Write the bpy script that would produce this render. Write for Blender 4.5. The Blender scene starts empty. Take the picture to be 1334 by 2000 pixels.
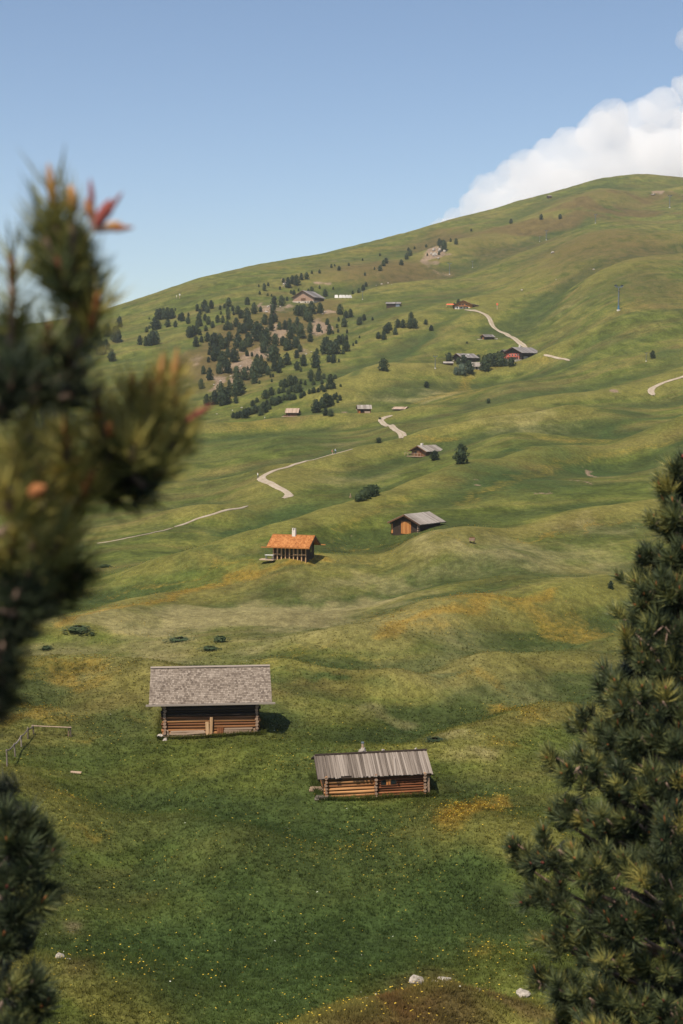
import bpy, math, random
import numpy as np
from mathutils import Vector, Matrix

random.seed(7)
RNG = np.random.default_rng(11)
scene = bpy.context.scene
COL = scene.collection

# ------------------------------------------------------------------ camera
FPX = 2778.0                     # focal length in photo pixels (50 mm lens, 36 mm tall frame)
PITCH = math.atan(240.0 / FPX)   # looking slightly down
CP, SP = math.cos(PITCH), math.sin(PITCH)
cam_data = bpy.data.cameras.new('camera')
cam_data.sensor_fit = 'VERTICAL'
cam_data.sensor_height = 36.0
cam_data.lens = 50.0
cam_data.clip_start = 0.05
cam_data.clip_end = 60000.0
cam_data.dof.use_dof = True
cam_data.dof.focus_distance = 150.0
cam_data.dof.aperture_fstop = 4.2
cam_data.dof.aperture_blades = 0
cam = bpy.data.objects.new('camera', cam_data)
COL.objects.link(cam)
cam.location = (0, 0, 0)
cam.rotation_euler = (math.radians(90) - PITCH, 0, 0)
scene.camera = cam

# ------------------------------------------------------------------ sky and sun
SUN_EL = math.radians(57)
SUN_AZ = math.radians(28)        # sun stands behind the camera, this far to the left
to_sun = Vector((-math.sin(SUN_AZ) * math.cos(SUN_EL), -math.cos(SUN_AZ) * math.cos(SUN_EL), math.sin(SUN_EL)))
world = bpy.data.worlds.new('World')
scene.world = world
world.use_nodes = True
wn = world.node_tree.nodes
wl = world.node_tree.links
wn.clear()
w_out = wn.new('ShaderNodeOutputWorld')
w_bg = wn.new('ShaderNodeBackground')
w_sky = wn.new('ShaderNodeTexSky')
w_sky.sky_type = 'NISHITA'
w_sky.sun_disc = False
w_sky.sun_elevation = SUN_EL
w_sky.sun_rotation = math.radians(180) + SUN_AZ
w_sky.altitude = 1200.0
w_sky.air_density = 1.0
w_sky.dust_density = 1.9
w_sky.ozone_density = 1.3
w_bg.inputs['Strength'].default_value = 0.105
wl.new(w_sky.outputs['Color'], w_bg.inputs['Color'])
wl.new(w_bg.outputs['Background'], w_out.inputs['Surface'])
sun_data = bpy.data.lights.new('sun', 'SUN')
sun_data.energy = 5.0
sun_data.angle = math.radians(0.53)
sun_data.color = (1.0, 0.90, 0.74)
sun = bpy.data.objects.new('sun', sun_data)
COL.objects.link(sun)
sun.rotation_euler = to_sun.to_track_quat('Z', 'Y').to_euler()
sun.location = (-40, -60, 90)
scene.view_settings.view_transform = 'Standard'
scene.view_settings.look = 'None'
scene.view_settings.exposure = 0.34
scene.view_settings.gamma = 1.0
scene.render.engine = 'CYCLES'
scene.cycles.max_bounces = 6
scene.cycles.diffuse_bounces = 3
scene.cycles.glossy_bounces = 2
scene.cycles.transmission_bounces = 3
scene.cycles.transparent_max_bounces = 8
scene.cycles.volume_bounces = 2
scene.cycles.use_denoising = True
scene.cycles.caustics_reflective = False
scene.cycles.caustics_refractive = False

# ------------------------------------------------------------------ helpers: properties
def tag(o, label=None, cat=None, group=None, kind=None):
    if label: o['label'] = label
    if cat: o['category'] = cat
    if group: o['group'] = group
    if kind: o['kind'] = kind
    return o

def empty(name, loc=(0, 0, 0), rz=0.0, label=None, cat=None, group=None):
    o = bpy.data.objects.new(name, None)
    COL.objects.link(o)
    o.empty_display_size = 0.3
    o.location = loc
    o.rotation_euler = (0, 0, rz)
    return tag(o, label, cat, group)

def mesh_obj(name, me, mat=None, parent=None, loc=None, rot=None, scale=None):
    o = bpy.data.objects.new(name, me)
    COL.objects.link(o)
    if mat is not None and len(me.materials) == 0:
        me.materials.append(mat)
    if parent is not None:
        o.parent = parent
    if loc is not None: o.location = loc
    if rot is not None: o.rotation_euler = rot
    if scale is not None: o.scale = scale
    return o

def np_mesh(name, verts, faces, mat=None, smooth=False, attrs=None, fattrs=None):
    """verts (n,3), faces (m,k) with constant k; attrs {name: (n,) floats} on points."""
    verts = np.asarray(verts, dtype=np.float32)
    faces = np.asarray(faces, dtype=np.int32)
    k = faces.shape[1]
    me = bpy.data.meshes.new(name)
    me.vertices.add(len(verts))
    me.vertices.foreach_set('co', verts.ravel())
    me.loops.add(faces.size)
    me.loops.foreach_set('vertex_index', faces.ravel())
    me.polygons.add(len(faces))
    me.polygons.foreach_set('loop_start', np.arange(0, faces.size, k, dtype=np.int32))
    try:
        me.polygons.foreach_set('loop_total', np.full(len(faces), k, dtype=np.int32))
    except Exception:
        pass
    me.polygons.foreach_set('use_smooth', np.full(len(faces), bool(smooth)))
    me.update(calc_edges=True)
    for a, arr in (attrs or {}).items():
        arr = np.asarray(arr, dtype=np.float32)
        if arr.ndim == 1:
            at = me.attributes.new(a, 'FLOAT', 'POINT')
            at.data.foreach_set('value', arr)
        else:
            at = me.attributes.new(a, 'FLOAT_VECTOR', 'POINT')
            at.data.foreach_set('vector', arr.ravel())
    for a, arr in (fattrs or {}).items():
        at = me.attributes.new(a, 'FLOAT', 'FACE')
        at.data.foreach_set('value', np.asarray(arr, dtype=np.float32))
    if mat is not None:
        me.materials.append(mat)
    return me

class MB:
    """collects boxes, tubes and prisms, then links them as one mesh object"""
    def __init__(self):
        self.v = []; self.f = []
    def poly(self, pts, faces):
        b = len(self.v)
        self.v += [tuple(p) for p in pts]
        self.f += [tuple(b + i for i in f) for f in faces]
        return self
    def box(self, c, s, rot=None):
        hx, hy, hz = s[0] / 2, s[1] / 2, s[2] / 2
        pts = [Vector((x, y, z)) for x in (-hx, hx) for y in (-hy, hy) for z in (-hz, hz)]
        if rot is not None:
            pts = [rot @ p for p in pts]
        pts = [p + Vector(c) for p in pts]
        return self.poly(pts, [(0, 1, 3, 2), (4, 6, 7, 5), (0, 4, 5, 1), (2, 3, 7, 6), (0, 2, 6, 4), (1, 5, 7, 3)])
    def tube(self, p0, p1, r0, r1=None, n=8, cap=True, squash=1.0):
        p0, p1 = Vector(p0), Vector(p1)
        r1 = r0 if r1 is None else r1
        d = (p1 - p0).normalized()
        up = Vector((0, 0, 1)) if abs(d.z) < 0.9 else Vector((1, 0, 0))
        u = d.cross(up).normalized(); w = u.cross(d).normalized()
        pts = []
        for p, r in ((p0, r0), (p1, r1)):
            for i in range(n):
                a = 2 * math.pi * i / n
                pts.append(p + u * (r * math.cos(a)) + w * (r * squash * math.sin(a)))
        fs = [(i, (i + 1) % n, n + (i + 1) % n, n + i) for i in range(n)]
        if cap:
            fs += [tuple(reversed(range(n))), tuple(range(n, 2 * n))]
        return self.poly(pts, fs)
    def path(self, pts_, rad, n=7):
        pts_ = [Vector(p) for p in pts_]
        b = len(self.v)
        m = len(pts_)
        for i, p in enumerate(pts_):
            d = (pts_[min(i + 1, m - 1)] - pts_[max(i - 1, 0)]).normalized()
            up = Vector((0, 0, 1)) if abs(d.z) < 0.9 else Vector((1, 0, 0))
            u = d.cross(up).normalized(); w = u.cross(d).normalized()
            for j in range(n):
                a = 2 * math.pi * j / n
                self.v.append(tuple(p + u * (rad[i] * math.cos(a)) + w * (rad[i] * math.sin(a))))
        for i in range(m - 1):
            for j in range(n):
                j2 = (j + 1) % n
                self.f.append((b + i * n + j, b + i * n + j2, b + (i + 1) * n + j2, b + (i + 1) * n + j))
        self.f.append(tuple(b + j for j in reversed(range(n))))
        self.f.append(tuple(b + (m - 1) * n + j for j in range(n)))
        return self
    def mesh(self, name, mat=None, smooth=False):
        me = bpy.data.meshes.new(name)
        me.from_pydata(self.v, [], self.f)
        me.update()
        if smooth:
            me.polygons.foreach_set('use_smooth', np.full(len(me.polygons), True))
        if mat is not None: me.materials.append(mat)
        return me
    def build(self, name, mat, parent=None, loc=None, rot=None, smooth=False):
        return mesh_obj(name, self.mesh(name, mat, smooth), None, parent, loc, rot)

# ------------------------------------------------------------------ helpers: materials
def new_mat(name):
    m = bpy.data.materials.new(name)
    m.use_nodes = True
    nt = m.node_tree
    b = nt.nodes['Principled BSDF']
    b.inputs['Specular IOR Level'].default_value = 0.25
    return m, nt, b

def N(nt, t, **kw):
    n = nt.nodes.new(t)
    for k, v in kw.items():
        if k in n.inputs.keys(): n.inputs[k].default_value = v
        else: setattr(n, k, v)
    return n

def mixcol(nt, fac, a, b, mode='MIX'):
    n = nt.nodes.new('ShaderNodeMix'); n.data_type = 'RGBA'; n.blend_type = mode
    for sock, v in ((n.inputs[0], fac), (n.inputs[6], a), (n.inputs[7], b)):
        if isinstance(v, (int, float)): sock.default_value = v
        elif isinstance(v, tuple): sock.default_value = (*v[:3], 1)
        else: nt.links.new(v, sock)
    return n.outputs[2]

def math_n(nt, op, a, b=None, c=None, clamp=False):
    n = nt.nodes.new('ShaderNodeMath'); n.operation = op; n.use_clamp = clamp
    for i, v in enumerate((a, b, c)):
        if v is None: continue
        if isinstance(v, (int, float)): n.inputs[i].default_value = v
        else: nt.links.new(v, n.inputs[i])
    return n.outputs[0]

def ramp(nt, fac, stops, interp='LINEAR'):
    n = nt.nodes.new('ShaderNodeValToRGB')
    n.color_ramp.interpolation = interp
    els = n.color_ramp.elements
    while len(els) < len(stops): els.new(0.5)
    for e, (p, c) in zip(els, stops):
        e.position = p
        e.color = (*c[:3], 1) if isinstance(c, tuple) else (c, c, c, 1)
    nt.links.new(fac, n.inputs[0])
    return n.outputs[0]

def noise(nt, vec, scale, detail=4.0, rough=0.55, dist=0.0, out=0):
    n = nt.nodes.new('ShaderNodeTexNoise')
    n.inputs['Scale'].default_value = scale
    n.inputs['Detail'].default_value = detail
    n.inputs['Roughness'].default_value = rough
    n.inputs['Distortion'].default_value = dist
    if vec is not None: nt.links.new(vec, n.inputs['Vector'])
    return n.outputs[out]

def attr(nt, name, typ='GEOMETRY'):
    n = nt.nodes.new('ShaderNodeAttribute'); n.attribute_name = name; n.attribute_type = typ
    return n

def bump(nt, b, h, strength=0.4, distance=0.05):
    n = nt.nodes.new('ShaderNodeBump')
    n.inputs['Strength'].default_value = strength
    n.inputs['Distance'].default_value = distance
    nt.links.new(h, n.inputs['Height'])
    nt.links.new(n.outputs[0], b.inputs['Normal'])
    return n

def mapping(nt, vec, scale):
    n = nt.nodes.new('ShaderNodeMapping'); n.inputs['Scale'].default_value = scale
    nt.links.new(vec, n.inputs['Vector'])
    return n.outputs[0]

def wood_mat(name, c0, c1, c2, rough=0.8, grain=(1.2, 14, 14), bumpd=0.01, rnd=0.5):
    """weathered wood: grain runs along the local X axis; every object gets its own tone"""
    m, nt, b = new_mat(name)
    tc = nt.nodes.new('ShaderNodeTexCoord')
    oi = nt.nodes.new('ShaderNodeObjectInfo')
    add = nt.nodes.new('ShaderNodeVectorMath'); add.operation = 'ADD'
    cmb = nt.nodes.new('ShaderNodeCombineXYZ')
    r50 = math_n(nt, 'MULTIPLY', oi.outputs['Random'], 47.0)
    for i in range(3): nt.links.new(r50, cmb.inputs[i])
    nt.links.new(tc.outputs['Object'], add.inputs[0]); nt.links.new(cmb.outputs[0], add.inputs[1])
    v = mapping(nt, add.outputs[0], grain)
    n1 = noise(nt, v, 1.0, 6, 0.6, 0.4)
    n2 = noise(nt, add.outputs[0], 1.7, 3, 0.5)
    f = math_n(nt, 'ADD', math_n(nt, 'MULTIPLY', n1, 0.75), math_n(nt, 'MULTIPLY', n2, 0.25))
    f = math_n(nt, 'ADD', f, math_n(nt, 'MULTIPLY', math_n(nt, 'SUBTRACT', oi.outputs['Random'], 0.5), rnd))
    col = ramp(nt, f, [(0.25, c0), (0.5, c1), (0.75, c2)])
    nt.links.new(col, b.inputs['Base Color'])
    b.inputs['Roughness'].default_value = rough
    bump(nt, b, n1, 0.6, bumpd)
    return m

def plain_mat(name, c, rough=0.7, var=0.25, scale=3.0, metallic=0.0, bumpd=0.0):
    m, nt, b = new_mat(name)
    tc = nt.nodes.new('ShaderNodeTexCoord')
    n1 = noise(nt, tc.outputs['Object'], scale, 5, 0.6)
    col = ramp(nt, n1, [(0.25, tuple(x * (1 - var) for x in c)), (0.75, tuple(min(1, x * (1 + var)) for x in c))])
    nt.links.new(col, b.inputs['Base Color'])
    b.inputs['Roughness'].default_value = rough
    b.inputs['Metallic'].default_value = metallic
    if bumpd: bump(nt, b, n1, 0.6, bumpd)
    return m
# ------------------------------------------------------------------ terrain
def ray(px, py):
    xc, yc = (px - 667.0) / FPX, -(py - 1000.0) / FPX
    dy = CP + yc * SP
    return xc / dy, (-SP + yc * CP) / dy          # slopes: x per metre ahead, z per metre ahead

def at(px, py, Y):
    a, e = ray(px, py)
    return np.array((a * Y, Y, e * Y))

_perm = RNG.permutation(512)
_g = RNG.uniform(0, 2 * math.pi, 512)
_gc, _gs = np.cos(_g), np.sin(_g)
def gnoise(x, y, seed=0):
    xi = np.floor(x).astype(int); yi = np.floor(y).astype(int)
    xf, yf = x - xi, y - yi
    u = xf * xf * xf * (xf * (xf * 6 - 15) + 10); v = yf * yf * yf * (yf * (yf * 6 - 15) + 10)
    def g(ix, iy, fx, fy):
        h = _perm[(_perm[(ix + seed) & 511] + iy) & 511]
        return _gc[h] * fx + _gs[h] * fy
    n00 = g(xi, yi, xf, yf); n10 = g(xi + 1, yi, xf - 1, yf)
    n01 = g(xi, yi + 1, xf, yf - 1); n11 = g(xi + 1, yi + 1, xf - 1, yf - 1)
    return (n00 * (1 - u) + n10 * u) * (1 - v) + (n01 * (1 - u) + n11 * u) * v

def fbm(x, y, oct=4, seed=0, gain=0.5):
    s = 0; a = 1.0
    for i in range(oct):
        s = s + a * gnoise(x, y, seed + 17 * i); x = x * 2.03; y = y * 2.03; a *= gain
    return s

def seg_field(x, y, pts, width):
    """1 on the polyline, falling off as a gaussian of the given half width (scalar or one per point)"""
    full = np.zeros_like(x)
    w = np.full(len(pts), width, float) if np.isscalar(width) else np.asarray(width, float)
    m3 = 2.6 * w.max()
    px_ = [p[0] for p in pts]; py_ = [p[1] for p in pts]
    sel = np.nonzero((x > min(px_) - m3) & (x < max(px_) + m3) & (y > min(py_) - m3) & (y < max(py_) + m3))
    x, y = x[sel], y[sel]
    best = np.zeros_like(x)
    for i in range(len(pts) - 1):
        ax, ay = pts[i][0], pts[i][1]; bx, by = pts[i + 1][0], pts[i + 1][1]
        dx, dy = bx - ax, by - ay
        L2 = dx * dx + dy * dy + 1e-9
        t = np.clip(((x - ax) * dx + (y - ay) * dy) / L2, 0, 1)
        d2 = (x - ax - t * dx) ** 2 + (y - ay - t * dy) ** 2
        ww = w[i] * (1 - t) + w[i + 1] * t
        best = np.maximum(best, np.exp(-d2 / (ww * ww)))
    full[sel] = best
    return full

# spurs (crests) and gullies of the hillside: (amplitude, half widths, points given as photo pixel + distance)
CREST = [
    (5.2, 12, [(380, 1085, 220), (450, 1050, 230), (560, 1018, 240), (640, 995, 252), (745, 962, 286), (940, 905, 345), (1100, 880, 385), (1400, 850, 430)]),
    (5.0, 14, [(430, 1010, 330), (510, 985, 345), (585, 908, 405), (683, 881, 425), (735, 862, 436), (790, 854, 445), (900, 845, 458), (1100, 838, 480)]),
    (6.0, 17, [(380, 845, 540), (500, 822, 562), (570, 817, 566), (640, 815, 566), (720, 810, 562), (800, 806, 568)]),
    (3.6, 5.0, [(690, 2010, 40), (760, 1950, 43), (860, 1921, 45), (960, 1945, 45), (1080, 1965, 45)]),
    (1.5, 4.0, [(90, 1905, 57), (170, 1890, 57), (240, 1935, 55)]),
    (2.2, 7, [(-60, 1350, 122), (130, 1302, 130), (230, 1318, 127), (290, 1345, 121)]),
    (3.6, 8, [(720, 1245, 150), (780, 1215, 158), (900, 1185, 168), (1080, 1162, 178), (1250, 1140, 190)]),
    (2.2, 8, [(130, 1212, 165), (300, 1165, 190), (450, 1130, 204), (620, 1098, 212), (760, 1078, 222)]),
    (1.5, 4, [(560, 1300, 132), (640, 1322, 128), (740, 1330, 127)]),
    (1.4, 4, [(820, 1330, 128), (880, 1300, 134), (960, 1290, 138)]),
    (1.3, 4, [(200, 1640, 79), (300, 1615, 82), (420, 1640, 79)]),
    (1.0, 5, [(150, 1590, 84), (60, 1560, 88), (-60, 1550, 89)]),
    (-1.0, 5, [(540, 1400, 111), (600, 1480, 99), (580, 1600, 84)]),
    (1.2, 5, [(900, 1480, 100), (960, 1420, 110), (1080, 1380, 118)]),
    (-1.2, 6, [(760, 1430, 108), (860, 1400, 114), (1000, 1330, 128), (1120, 1290, 138)]),
    (1.2, 6, [(1000, 1290, 140), (1100, 1250, 150), (1250, 1220, 160)]),
    (-1.6, 7, [(640, 1150, 185), (800, 1130, 196), (960, 1110, 200)]),
    (2.0, 8, [(820, 1085, 214), (950, 1050, 228), (1100, 1020, 245), (1334, 985, 265)]),
    (1.6, 7, [(640, 1700, 74), (760, 1660, 78), (900, 1640, 79)]),
    (-1.2, 6, [(640, 1830, 64), (800, 1800, 66), (980, 1760, 69)]),
    (-2.5, 12, [(560, 780, 640), (690, 735, 730), (800, 690, 800), (880, 640, 880), (910, 600, 920)]),
    (-2.0, 9, [(420, 1010, 275), (560, 985, 290), (640, 975, 300)]),
    (6.5, 22, [(1000, 800, 520), (1150, 770, 560), (1400, 730, 600)]),
    (6.0, 20, [(640, 760, 640), (760, 735, 690), (900, 720, 710), (1060, 712, 715)]),
    (6.0, 30, [(640, 600, 985), (597, 597, 990), (560, 640, 900), (540, 700, 800)]),
    (-7.0, 24, [(1000, 640, 830), (1100, 590, 930), (1334, 520, 1050)]),
    (5.0, 30, [(820, 640, 860), (900, 603, 900), (1020, 560, 1000), (1200, 500, 1180)]),
    (-7.5, 30, [(640, 560, 1080), (800, 545, 1130), (960, 500, 1230), (1100, 460, 1330)]),
    (9.0, 34, [(860, 500, 1270), (1000, 450, 1390), (1200, 400, 1500)]),
]
CREST_W = [(A, w, [tuple(at(*p)) for p in pts]) for A, w, pts in CREST]

def relief(x, y):
    s = np.zeros_like(x)
    for A, w, pts in CREST_W:
        s = s + A * seg_field(x, y, pts, w)
    far = np.clip((y - 180) / 250, 0, 1)
    # rolls that run down the slope, from upper right to lower left
    c, sn = math.cos(math.radians(32)), math.sin(math.radians(32))
    u, v = x * c + y * sn, -x * sn + y * c
    wq = fbm(x / 110, y / 130, 2, 27)
    u, v = u + 40 * wq, v + 30 * fbm(x / 90, y / 120, 2, 29)
    s = s + far * 2.5 * fbm(u / 170, v / 52, 3, 5) * (1 + 0.9 * wq)
    s = s + np.clip((y - 650) / 500, 0, 1) * 5.5 * fbm(u / 330, v / 105, 3, 45)
    s = s + np.clip((y - 200) / 300, 0, 1) * 0.6 * fbm(u / 34, v / 16, 3, 77)
    near = np.clip((y - 30) / 20, 0, 1)
    s = s + near * (1 - 0.6 * far) * ((0.50 + 0.12 * np.clip((y - 95) / 50, 0, 1)) * fbm(x / 19, y / 19, 3, 21) + 0.10 * fbm(x / 3.1, y / 2.9, 2, 33))
    # broken rock and soil banks in the wooded slope
    wr = np.exp(-(((x + 45 - 0.00 * y) / 95) ** 2 + ((y - 850) / 130) ** 2))
    s = s + wr * 4.0 * np.abs(fbm(x / 28, y / 40, 3, 91))
    return s

CTRL = [
 # left edge
 (-150,2000,50),(-150,1700,73),(-150,1400,108),(-150,1210,168),(-150,1110,240),(-150,1000,360),(-150,850,560),(-150,720,850),(-150,660,1050),
 (60,2000,51),(60,1870,58),(60,1700,72),(60,1500,93),(60,1400,108),(60,1300,135),(60,1212,166),(60,1150,212),(60,1060,300),(60,960,400),(60,850,560),(60,720,830),(60,650,1000),(60,640,1060),
 (250,2000,52),(250,1800,67),(250,1600,83),(310,1443,104),(250,1300,136),(250,1200,171),(300,1165,190),(250,1100,245),(200,1060,290),(330,1030,310),(300,960,385),(300,870,500),(330,760,720),(330,690,840),(330,640,950),(300,610,1040),
 (420,2000,53),(420,1800,67),(420,1600,83),(410,1441,104),(505,1437,104),(450,1300,135),(450,1205,171),(450,1130,204),(450,1050,230),
 (570,1092,207),(570,1200,172),(600,1300,134),(560,1018,240),(510,985,345),(480,990,337),(560,968,352),(510,932,385),(585,908,405),(560,860,480),(570,815,566),(480,825,562),(560,765,660),(540,700,790),(500,640,890),(597,592,1000),(540,560,1100),
 (630,1567,87),(840,1553,88.5),(730,1562,87.7),(640,1700,74),(640,1850,63),(640,1980,54),
 (745,962,286),(640,995,252),(810,1043,236),(760,1078,222),(800,1120,202),(800,1180,172),(780,1215,158),(800,1260,146),(800,1350,124),(800,1450,106),(800,1700,74),(800,1880,61.5),(860,1921,45),(760,1950,43),(960,1945,45),(830,1990,41),
 (850,893,412),(790,854,445),(683,881,425),(900,889,408),(780,830,510),(712,808,562),(780,803,566),(780,760,650),(760,710,750),(770,600,950),(660,585,1010),(780,540,1150),(800,500,1300),
 (1000,1900,60),(1000,1700,74),(1000,1500,96),(1000,1300,136),(1000,1170,174),(1000,1100,202),(1000,1040,232),(1000,1000,262),(1000,930,320),(1000,893,362),(1000,855,415),(1000,800,515),(1000,750,610),(1020,703,720),(935,720,708),(870,712,712),(950,663,800),(905,603,905),(1000,560,1000),(1000,500,1200),(1000,440,1400),
 (1200,1900,60),(1200,1700,74),(1200,1400,116),(1200,1150,183),(1200,1060,225),(1150,940,318),(1200,870,400),(1200,800,490),(1150,768,560),(1275,765,560),(1200,700,660),(1207,607,760),(1200,520,960),(1162,438,1330),(1250,400,1480),
 (1450,1900,60),(1450,1700,74),(1450,1400,118),(1450,1150,190),(1450,1000,262),(1450,880,350),(1450,800,450),(1450,720,580),(1450,640,720),(1450,560,860),(1450,480,1080),(1450,400,1450),
]
RIDGE = [(-150,655,1110),(0,648,1120),(120,632,1130),(220,602,1150),(300,575,1180),(350,560,1200),(440,531,1250),(510,518,1290),(590,504,1350),(640,495,1380),(700,479,1410),(760,462,1440),(850,437,1480),(920,420,1510),(1000,402,1540),(1080,383,1560),(1150,364,1590),(1205,353,1610),(1250,351,1620),(1285,354,1625),(1334,357,1630),(1450,350,1640)]
pts = [at(*c) for c in CTRL] + [at(*r) for r in RIDGE]
pts += [at(px, py + 55, Y * 1.25) for px, py, Y in RIDGE[::2]] + [at(px, py + 200, Y * 1.9) for px, py, Y in RIDGE[::3]]
pts += [np.array((a * 36.0, 36.0, -20.0 + 0.0 * a)) for a in (-0.35, -0.2, 0.3)]
pts += [np.array((ray(px_, 1900)[0] * 53.0, 53.0, -25.2)) for px_ in (780, 860, 960, 1060)]
pts += [np.array((a * 30.0, 30.0, -17.8)) for a in (-0.3, -0.15, 0.0, 0.15, 0.3)]
P = np.array(pts)
KA = 3.2
def tps_coords(x, y):
    return np.clip(x / y, -0.36, 0.36) * KA, np.log(np.clip(y, 26, 3200))
_U, _L = tps_coords(P[:, 0], P[:, 1])
_E = (P[:, 2] - relief(P[:, 0], P[:, 1])) / P[:, 1]
def _phi(r2):
    return 0.5 * r2 * np.log(r2 + 1e-12)
n_ = len(P)
_A = np.zeros((n_ + 3, n_ + 3))
_A[:n_, :n_] = _phi((_U[:, None] - _U) ** 2 + (_L[:, None] - _L) ** 2) + np.eye(n_) * 2e-5
_A[:n_, n_] = 1; _A[:n_, n_ + 1] = _U; _A[:n_, n_ + 2] = _L
_A[n_:, :n_] = _A[:n_, n_:].T
_W = np.linalg.solve(_A, np.concatenate([_E, np.zeros(3)]))

def height(x, y):
    x = np.atleast_1d(np.asarray(x, float)); y = np.atleast_1d(np.asarray(y, float))
    shp = x.shape; x = x.ravel(); y = y.ravel()
    out = np.empty_like(x)
    for s in range(0, len(x), 20000):
        xs, ys = x[s:s + 20000], np.maximum(y[s:s + 20000], 0.3)
        u, l = tps_coords(xs, ys)
        e = _phi((u[:, None] - _U) ** 2 + (l[:, None] - _L) ** 2) @ _W[:n_] + _W[n_] + _W[n_ + 1] * u + _W[n_ + 2] * l
        z = e * ys + relief(xs, ys)
        zn = -1.75 - 0.54 * ys + 0.12 * fbm(xs / 2.2, ys / 2.2, 2, 3)
        t = np.clip((ys - 26) / 12, 0, 1); t = t * t * (3 - 2 * t)
        out[s:s + 20000] = zn * (1 - t) + z * t
    return out.reshape(shp)

# the ground is sampled once on a fan-shaped grid; everything else is set down on that grid
rows = np.concatenate([np.exp(np.linspace(math.log(0.4), math.log(30), 36))[:-1], np.exp(np.linspace(math.log(30), math.log(1900), 720)), np.exp(np.linspace(math.log(1900), math.log(2700), 6))[1:]])
inner = np.linspace(-0.285, 0.285, 460)
outer = 0.285 + (np.linspace(0, 1, 22)[1:] ** 1.8) * 1.3
cols = np.concatenate([-outer[::-1], inner, outer])
AA, YY = np.meshgrid(cols, rows)
GX, GY = AA * YY, YY
GZ = height(GX, GY)
GZ -= np.clip((GY - 1900) / 800, 0, 1) * 60

def gz(x, y):
    """height of the built ground mesh"""
    x = np.atleast_1d(np.asarray(x, float)); y = np.maximum(np.atleast_1d(np.asarray(y, float)), 0.41)
    a = np.clip(x / y, cols[0] + 1e-6, cols[-1] - 1e-6)
    i = np.clip(np.searchsorted(rows, y) - 1, 0, len(rows) - 2)
    j = np.clip(np.searchsorted(cols, a) - 1, 0, len(cols) - 2)
    t = (y - rows[i]) / (rows[i + 1] - rows[i]); s = (a - cols[j]) / (cols[j + 1] - cols[j])
    return (GZ[i, j] * (1 - s) + GZ[i, j + 1] * s) * (1 - t) + (GZ[i + 1, j] * (1 - s) + GZ[i + 1, j + 1] * s) * t

_k0 = int(np.searchsorted(rows, 30))
def hit(px, py, ymin=30.0):
    """first point of the ground seen along the ray through a photo pixel"""
    a, e = ray(px, py)
    ys = rows[_k0:]
    j = int(np.clip(np.searchsorted(cols, a) - 1, 0, len(cols) - 2))
    s = (a - cols[j]) / (cols[j + 1] - cols[j])
    z = GZ[_k0:, j] * (1 - s) + GZ[_k0:, j + 1] * s
    d = e * ys - z
    d = np.where(ys < ymin, 1.0, d)
    k = np.nonzero(d < 0)[0]
    if len(k) == 0:
        m = ys < 1800
        k = int(np.argmin(np.where(m, d / ys, 9)))
        return Vector((a * ys[k], ys[k], z[k]))
    k = int(k[0])
    if k == 0 or ys[k - 1] < ymin: t = 1.0
    else: t = d[k - 1] / (d[k - 1] - d[k])
    k = max(k, 1)
    Y = ys[k - 1] + t * (ys[k] - ys[k - 1])
    return Vector((a * Y, Y, z[k - 1] + t * (z[k] - z[k - 1])))
def mpp(p):
    """metres per photo pixel at a point"""
    return (p.y * CP - p.z * SP) / FPX
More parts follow.
